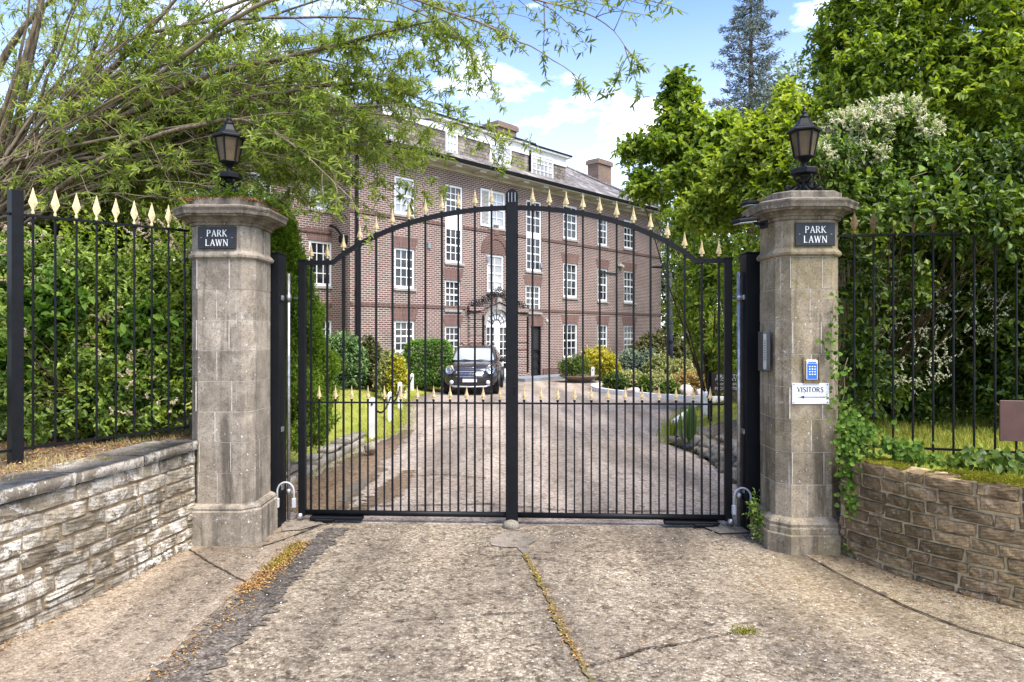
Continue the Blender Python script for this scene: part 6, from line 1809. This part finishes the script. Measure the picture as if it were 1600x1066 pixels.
g = G(1325, 866); weeds('wall_weed', 'tiny green weed in the corner of pillar and mossy wall', [(g.x, g.y - .06, .04, .06, .04, .04)], 30, .03, M['leaf_hedge'], 612, 5)
# fern and moss on the left pillar cap
root = empty('cap_fern', (PL.x, PL.y, 3.27), 'ferny green growth around the lantern foot on the grey pillar cap', 'fern')
rng = np.random.default_rng(621)
B, D, Nn = [], [], []
mb = MB()
for k in range(230):
    an = rng.uniform(0, 6.28); r = rng.uniform(.07, .33)
    c = np.array([PL.x + r * math.cos(an), PL.y + r * math.sin(an) + .05, 3.265]); d = np.array([math.cos(an) * .7, math.sin(an) * .7, rng.uniform(.35, 1)]); ln = rng.uniform(.10, .24)
    pts = []
    for t in np.linspace(0, 1, 8):
        p = c + d * ln * t + np.array([0, 0, -.4 * ln * t * t]); pts.append(p)
        s = np.cross(d, (0, 0, 1.0))
        for sg in (-1, 1): B.append(p); D.append(d * .5 + s * sg); Nn.append((0, 0, 1.0))
    mb.tube(pts, .0015, 3)
B = np.array(B); leaf_mesh('fronds', B, np.array(D), np.array(Nn), rng.uniform(.025, .05, len(B)), rng.uniform(.008, .014, len(B)), rng.random(len(B)), M['leaf_ivy'], root, simple=True)
mb.build('stems', M['leaf_ivy'], root, False, True)
k = 5200
q = np.stack([rng.uniform(-.345, .345, k), rng.uniform(-.34, .34, k), np.full(k, 3.262)], 1)
rim = np.maximum(np.abs(q[:, 0]) / .345, np.abs(q[:, 1]) / .34)
q = q[(rim > .55) | (rng.random(k) < .4)]
q[:, 2] += .012 * snoise(q, 14, 4)
q += np.array([PL.x, PL.y, -.004])
tufts('moss', q, root, M['moss_brown'], 622, .032, .011, .55, .7)
root = empty('cap_moss', (PR.x, PR.y, 3.29), 'thin green moss at the back corner of the stained pillar cap', 'moss')
q = np.stack([rng.uniform(-.35, -.1, 900), rng.uniform(.0, .33, 900), np.full(900, -.005)], 1) + np.array([PR.x, PR.y, 3.29])
tufts('moss_tufts', q, root, M['moss'], 623, .015, .006)

# grass, litter
def scatter_on(V, n, seed, ymax=99, xlo=-99, xhi=99, ymin=0):
    rng = np.random.default_rng(seed)
    k = rng.integers(0, len(V), n)
    p = V[k] + rng.normal(size=(n, 3)) * np.array([.14, .12, 0])
    return p[(p[:, 1] < ymax) & (p[:, 1] > ymin) & (p[:, 0] > xlo) & (p[:, 0] < xhi)]
def blades(name, p, mat, seed, ln, wd, kind='stuff'):
    o = tufts(name, p, None, mat, seed, ln, wd, 1.0, .5)
    o['kind'] = kind
    return o
blades('lawn_grass', scatter_on(LV, 60000, 701, 22, -6.2), M['grass'], 702, .05, .010)
blades('lawn_grass', scatter_on(RV, 26000, 703, 18, -9, 6.5), M['grass'], 704, .055, .010)
blades('dry_bank_grass', np.concatenate([scatter_on(BLV, 6000, 705, 12, -4.2), scatter_on(BRV, 5000, 706, 14, 2, 4.6)]), M['dry_grass'], 707, .07, .008)
rng = np.random.default_rng(708)
q = np.stack([rng.uniform(-6.2, -3.2, 30000), rng.uniform(3.2, 7.0, 30000), np.full(30000, .962)], 1)
q = q[(q[:, 0] < np.interp(q[:, 1], [3.2, 5, 6.4], [-3.66, -3.32, -3.15]) - .05)]
q = q[(snoise(q, 3.0, 5) > .1) & (rng.random(len(q)) < .6)]
blades('dry_bank_grass', q, M['dry_grass'], 709, .055, .006)
q = np.stack([rng.uniform(3.3, 7.5, 26000), rng.uniform(4.9, 10.5, 26000), np.full(26000, .84)], 1)
q = q[(q[:, 0] > np.interp(q[:, 1], [4.9, 5.3, 5.9, 8, 11], [3.95, 3.6, 3.3, 3.6, 4.3]) + .22)]
blades('bed_grass', q, M['grass'], 710, .10, .010)
def litter(name, pts, mat, seed, ln, wd):
    rng = np.random.default_rng(seed)
    n = len(pts)
    d = np.stack([rng.normal(size=n), rng.normal(size=n), rng.normal(size=n) * .12], 1)
    nr = np.stack([rng.normal(size=n) * .35, rng.normal(size=n) * .35, np.ones(n)], 1)
    o = leaf_mesh(name, pts, d, nr, ln * rng.uniform(.5, 1.4, n), wd * rng.uniform(.6, 1.3, n), rng.random(n), mat, None, simple=True, fold=.2)
    o['kind'] = 'stuff'
    return o
def along(pts, n, spread, seed, z=.016):
    rng = np.random.default_rng(seed)
    a = np.array([tuple(G(*q)) for q in pts])
    t = rng.uniform(0, len(a) - 1.001, n); i = t.astype(int); f = (t - i)[:, None]
    p = a[i] * (1 - f) + a[i + 1] * f
    p[:, :2] += rng.normal(size=(n, 2)) * spread
    p[:, 2] = z
    return p
litter('fallen_leaves', np.concatenate([
    along(((380, 925), (440, 880), (470, 850)), 1900, .05, 801, .014),
    along(((240, 1075), (300, 1010), (380, 940), (430, 890)), 420, .07, 802, .014),
    along(((-60, 1050), (0, 1012), (140, 935), (290, 862)), 380, .035, 803, .012),
    along(((480, 790), (540, 745), (600, 700)), 1300, .28, 804, .014),
    along(((822, 872), (850, 920), (880, 985), (910, 1045)), 300, .025, 805, .018),
    along(((1325, 880), (1420, 912), (1500, 935), (1580, 955)), 130, .04, 806, .012),
    along(((500, 980), (800, 900), (1100, 980), (1300, 960), (1500, 1040)), 90, .55, 807, .010),
    along(((600, 760), (720, 700), (900, 700)), 130, .6, 808, .010)]), M['litter'], 809, .022, .012)
litter('fallen_leaves', np.concatenate([scatter_on(BLV, 2600, 811, 12, -4.3), q[::60] + np.array([0, 0, .03])]), M['litter'], 812, .04, .025)
rng = np.random.default_rng(813)
q = np.stack([rng.uniform(-5.6, -3.25, 5200), rng.uniform(3.4, 7.0, 5200), np.full(5200, .978)], 1)
q = q[(q[:, 0] < np.interp(q[:, 1], [3.2, 5, 6.4], [-3.62, -3.28, -3.10]))]
litter('fallen_leaves', q, M['litter'], 814, .03, .018)
tp = np.concatenate([along(((420, 890), (445, 874), (468, 850)), 500, .04, 821, .006), along(((1150, 990), (1180, 988)), 160, .03, 822, .008), along(((820, 870), (835, 895), (845, 915)), 70, .012, 823, .010)])
o = tufts('verge_grass', tp, None, M['moss'], 824, .03, .007); o['kind'] = 'stuff'
# loose pebbles on the forecourt: real little stones
mb = MB(); rng = random.Random(31)
for k in range(900):
    x, y = rng.uniform(-2.6, 3.4), rng.uniform(3.6, 7.0)
    if x > np.interp(y, [3.6, 4.75, 5.4, 6.3, 7], [3.9, 3.7, 3.1, 2.6, 2.4]): continue
    s = rng.choice([.004, .005, .006, .008, .010]); mb.cur = rng.random()
    a = rng.uniform(0, 6.28); c, sn = math.cos(a) * s, math.sin(a) * s
    mb.add([(x + c, y + sn, .006), (x - sn * .7, y + c * .7, .006), (x - c, y - sn, .006), (x + sn * .7, y - c * .7, .006), (x, y, .006 + s * .8)], [(0, 1, 4), (1, 2, 4), (2, 3, 4), (3, 0, 4)])
o = mb.build('loose_gravel', leafmat('loose_pebble', (.16, .11, .08), (.38, .33, .28), (.68, .64, .58), .0, .8, .2), None, False); o['kind'] = 'stuff'

# --- the willow: fanned limbs, long whippy branches and narrow leaves
def willow():
    base = Vector((-6.35, 8.3, .9))
    root = empty('willow_tree', base, 'spreading willow with fanned brown limbs arching over the left railing and lantern', 'tree')
    rng = random.Random(42)
    br = [  # (points px, py), start depth, end depth, radius
        (((-60, 420), (10, 340), (130, 225), (300, 128), (480, 82), (600, 50), (700, 28)), 8.2, 7.0, .070),
        (((-60, 420), (0, 330), (90, 200), (200, 80), (310, -40)), 8.3, 7.8, .11),
        (((-70, 420), (-30, 330), (20, 150), (80, -40)), 8.4, 8.4, .13),
        (((-60, 420), (20, 330), (150, 185), (280, 92), (420, -20)), 8.1, 7.4, .075),
        (((-60, 400), (20, 320), (180, 150), (330, 78), (350, -20)), 8.3, 8.2, .055),
        (((-60, 400), (10, 320), (220, 172), (420, 147), (560, 132), (700, 168)), 8.0, 7.4, .05),
        (((-40, 420), (30, 345), (180, 238), (330, 192), (400, 195), (480, 246), (548, 312)), 7.8, 6.6, .045),
        (((-40, 420), (60, 335), (160, 290), (230, 262), (330, 248)), 7.8, 7.4, .030),
        (((-40, 430), (20, 350), (120, 304), (230, 306), (310, 316)), 7.6, 7.3, .022),
        (((120, 240), (300, 158), (520, 172), (700, 192), (790, 222)), 8.0, 7.8, .026),
        (((280, 92), (400, 10), (560, -18), (700, 18), (830, 72), (912, 128)), 7.5, 6.2, .030),
        (((420, -20), (600, -45), (800, -8), (930, 28), (990, 88)), 7.2, 6.0, .024),
        (((420, -20), (640, -60), (880, -22), (1032, 12)), 7.2, 6.1, .020),
        (((180, 190), (330, 128), (460, 92), (560, 110), (665, 165)), 8.2, 8.0, .032),
        (((100, 270), (280, 200), (450, 178), (580, 228), (670, 292)), 7.9, 7.6, .026),
        (((-60, 330), (0, 100), (110, -30)), 8.8, 8.8, .10),
        (((60, 290), (250, 182), (400, 228), (500, 296)), 8.1, 7.9, .022),
        (((100, 160), (200, 62), (420, 28), (640, 38), (760, 78)), 8.3, 7.9, .036),
        (((60, 300), (200, 140), (330, 60), (470, 10), (560, -20)), 8.6, 8.8, .05),
        (((200, 80), (420, -10), (600, 0), (720, 60), (760, 120)), 8.8, 8.6, .028),
        (((-40, 380), (60, 250), (130, 120), (180, -30)), 8.9, 9.2, .085),
        (((-60, 400), (40, 300), (170, 210), (250, 60), (270, -30)), 8.6, 9.0, .06),
    ]
    for k in range(104):    # thin whips fanning out of the crown's base
        x1 = rng.uniform(150, 700) if k % 2 else rng.uniform(330, 690); y1 = rng.uniform(-30, 325) if x1 < 420 else rng.uniform(40, 330 - max(0, x1 - 560) * .5)
        x0, y0 = rng.uniform(-40, 70), rng.uniform(250, 350)
        mx, my = lerp(x0, x1, .5), lerp(y0, y1, .5) - rng.uniform(10, 60)
        br.append((((x0, y0), (lerp(x0, mx, .5), lerp(y0, my, .5) - 8), (mx, my), (lerp(mx, x1, .5), lerp(my, y1, .5) - rng.uniform(0, 22)), (x1, y1)), rng.uniform(7.6, 8.8), rng.uniform(6.9, 9.8), rng.uniform(.012, .030)))
    for k in range(18):    # stout limbs fanning up out of the frame
        x0, y0 = rng.uniform(-80, 10), rng.uniform(320, 420); an = R(lerp(24, 82, k / 17) + rng.uniform(-3, 3)); q = rng.uniform(380, 560)
        br.append((((x0, y0), (x0 + q * .35 * math.cos(an), y0 - q * .35 * math.sin(an) + 8), (x0 + q * .7 * math.cos(an), y0 - q * .7 * math.sin(an) - 4), (x0 + q * 1.15 * math.cos(an + .06), y0 - q * 1.15 * math.sin(an + .06))), rng.uniform(7.8, 9.2), rng.uniform(7.6, 9.6), rng.uniform(.034, .062)))
    for k in range(90):    # short bare shoots by the trunk
        x0, y0 = rng.uniform(-40, 60), rng.uniform(240, 360)
        an = R(rng.uniform(10, 80)); q = rng.uniform(70, 210)
        br.append((((x0, y0), (x0 + q * .5 * math.cos(an), y0 - q * .5 * math.sin(an) - 5), (x0 + q * math.cos(an), y0 - q * math.sin(an) * .9)), rng.uniform(7.4, 8.4), rng.uniform(7.2, 8.6), rng.uniform(.006, .012)))
    big = MB(); thin = MB()
    TB, TD = [], []
    for bi, (pts, Y0, Y1, r) in enumerate(br):
        n0 = len(pts)
        W3 = [P(x, y, lerp(Y0, Y1, i / (n0 - 1))) for i, (x, y) in enumerate(pts)]
        sm = []
        for i in range(n0 - 1):
            p0, p1, p2, p3 = W3[max(i - 1, 0)], W3[i], W3[i + 1], W3[min(i + 2, n0 - 1)]
            for j in range(6):
                t = j / 6
                sm.append(.5 * ((2 * p1) + (p2 - p0) * t + (2 * p0 - 5 * p1 + 4 * p2 - p3) * t * t + (3 * p1 - p0 - 3 * p2 + p3) * t ** 3) + Vector((rng.gauss(0, .006), rng.gauss(0, .006), rng.gauss(0, .006))))
        sm.append(W3[-1])
        m = len(sm)
        rad = [max(.0028, r * (1 - .93 * (i / (m - 1)) ** .8)) for i in range(m)]
        (big if r > .03 else thin).tube(sm, rad, 8 if r > .03 else 5)
        short = bi >= 144
        nsec = 1 if short else max(5, int(sum((sm[i + 1] - sm[i]).length for i in range(m - 1)) * (3.6 if r > .02 else 2.5)))
        for k in range(nsec):
            t = rng.uniform(.22 if r > .03 else .3, 1)
            i = min(int(t * (m - 1)), m - 2)
            tan = (sm[i + 1] - sm[i]).normalized()
            d = (tan * rng.uniform(.5, 1.1) + Vector((rng.gauss(0, .55), rng.gauss(0, .5), rng.gauss(.05, .5)))).normalized()
            ln = rng.uniform(.28, .85) * (1.15 if t < .7 else .8)
            q = [sm[i]]
            for j in range(1, 7):
                d = (d + Vector((rng.gauss(0, .10), rng.gauss(0, .10), -.085 + rng.gauss(0, .08)))).normalized()
                q.append(q[-1] + d * ln / 6)
            thin.tube(q, [.0055 - .0006 * j for j in range(7)], 4)
            for j in range(3, 7):
                for e in range(2):
                    TB.append(q[j].lerp(q[j - 1], rng.random())); dd = (q[j] - q[j - 1]).normalized()
                    TD.append((dd * .8 + Vector((rng.gauss(0, .5), rng.gauss(0, .5), rng.gauss(-.05, .45)))).normalized())
    TB = np.array(TB); TD = np.array(TD)
    px = CXP + FPX * TB[:, 0] / TB[:, 1]; py = HYP - FPX * (TB[:, 2] - EYE) / TB[:, 1]
    r2 = np.random.default_rng(9)
    leafy = np.clip(.42 + (px - 60) / 460, .42, 1) * np.clip(.8 + .55 * snoise(TB, 2.2, 77), .25, 1)
    keep = (r2.random(len(TB)) < leafy)
    TB, TD = TB[keep], TD[keep]
    a = sprays(TB, TD, 9, .12, .078, .019, 61, .03, .8, .12, .3)
    leaf_mesh('leaves', *a, M['leaf_willow'], root, fold=.15)
    cl = [L(100, 60, 11, 1.5, 1, 1.0), L(260, 90, 11.2, 1.4, 1, 1.0), L(420, 110, 11, 1.3, 1, .9), L(60, 210, 11, 1.3, .9, 1.0), L(230, 230, 10.8, 1.2, .9, .9), L(390, 235, 10.4, 1.1, .8, .8), L(540, 215, 10, 1.0, .8, .75), L(640, 255, 9.6, .45, .5, .5), L(540, 60, 11, 1.2, .9, .9), L(680, 50, 10.4, .75, .7, .55), L(740, 110, 10, .35, .4, .5), L(480, 290, 9.8, .7, .6, .45)]
    crown('leaves', root, cl, 1350, 8, .30, .082, .019, M['leaf_willow'], 77, .95, .36, 1.8, .08, .8, .1, .4, gap=.9)
    big.tube([base + Vector((0, 0, -.3)), base + Vector((.05, 0, .8)), P(-40, 380, 8.2), P(0, 320, 8.2)], [.42, .36, .30, .16], 12)
    big.build('trunk', M['bark'], root, True, True)
    thin.build('branches', M['twig'], root, True, True)
    print('willow leaves', len(a[0]))
willow()

# ------------------------------------------------------------------ camera, light, sky
cam = bpy.data.cameras.new('camera'); co = bpy.data.objects.new('camera', cam); COL.objects.link(co)
cam.sensor_width = 36; cam.lens = 24.0; cam.clip_end = 2000; cam.clip_start = .05
cam.shift_y = -13 / 1600
co.location = (0, 0, EYE); co.rotation_euler = (R(90), 0, 0)
scene.camera = co
SUN_EL, SUN_AZ = 60, 62      # azimuth measured from +Y (ahead) clockwise to +X (right) plus 90: sun at the right, a little behind the camera
az = R(136)
sd = Vector((math.sin(az) * math.cos(R(SUN_EL)), math.cos(az) * math.cos(R(SUN_EL)), math.sin(R(SUN_EL))))
sl = bpy.data.lights.new('sun', 'SUN'); sl.energy = 3.1; sl.angle = R(44); sl.color = (1, .94, .845)
so = bpy.data.objects.new('sun', sl); COL.objects.link(so)
so.rotation_euler = (-sd).to_track_quat('-Z', 'Y').to_euler(); so.location = (6, -4, 12)
w = bpy.data.worlds.new('World'); scene.world = w; w.use_nodes = True
t = w.node_tree; t.nodes.clear()
def wn(typ, **k):
    n = t.nodes.new('ShaderNode' + typ)
    for a_, b_ in k.items(): setattr(n, a_, b_)
    return n
out = wn('OutputWorld'); bgn = wn('Background')
sky = wn('TexSky', sky_type='NISHITA', sun_disc=False, sun_elevation=R(SUN_EL), sun_rotation=az)
sky.air_density = 1.0; sky.dust_density = .6; sky.ozone_density = 2.0
tc = wn('TexCoord'); mp_ = wn('Mapping'); mp_.inputs['Scale'].default_value = (1.6, 1.6, 3.6); mp_.inputs['Location'].default_value = (.35, .2, .12)
nz = wn('TexNoise'); nz.inputs['Scale'].default_value = 2.6; nz.inputs['Detail'].default_value = 9; nz.inputs['Roughness'].default_value = .56; nz.inputs['Distortion'].default_value = .25
rp = wn('ValToRGB'); rp.color_ramp.elements[0].position = .53; rp.color_ramp.elements[1].position = .66
sep = wn('SeparateXYZ'); hz = wn('ValToRGB'); hz.color_ramp.elements[0].position = .05; hz.color_ramp.elements[0].color = (1, 1, 1, 1); hz.color_ramp.elements[1].position = .52; hz.color_ramp.elements[1].color = (0, 0, 0, 1)
mx0 = wn('Math', operation='MAXIMUM')
mul = wn('Math', operation='MULTIPLY'); mul.inputs[1].default_value = .5
mix = wn('MixRGB'); mix.inputs[2].default_value = (7.5, 7.8, 8.2, 1)
Lk = t.links.new
Lk(tc.outputs['Generated'], mp_.inputs[0]); Lk(mp_.outputs[0], nz.inputs[0]); Lk(nz.outputs[0], rp.inputs[0])
Lk(tc.outputs['Generated'], sep.inputs[0]); Lk(sep.outputs[2], hz.inputs[0]); Lk(hz.outputs[0], mul.inputs[0])
Lk(rp.outputs[0], mx0.inputs[0]); Lk(mul.outputs[0], mx0.inputs[1])
Lk(mx0.outputs[0], mix.inputs[0]); hs = wn('HueSaturation'); hs.inputs['Saturation'].default_value = 1.4; hs.inputs['Hue'].default_value = .512; hs.inputs['Value'].default_value = .95; Lk(sky.outputs[0], hs.inputs['Color']); Lk(hs.outputs[0], mix.inputs[1]); Lk(mix.outputs[0], bgn.inputs[0])
bgn.inputs[1].default_value = .13
Lk(bgn.outputs[0], out.inputs[0])
vs_ = scene.view_settings
vs_.view_transform = 'Standard'; vs_.look = 'None'; vs_.gamma = 1; vs_.use_curve_mapping = False; vs_.exposure = 1.5
cy = scene.cycles
cy.max_bounces = 7; cy.diffuse_bounces = 4; cy.glossy_bounces = 3; cy.transmission_bounces = 4; cy.transparent_max_bounces = 4
cy.sample_clamp_indirect = 6
cy.use_denoising = True
try: cy.denoiser = 'OPENIMAGEDENOISE'
except Exception: pass
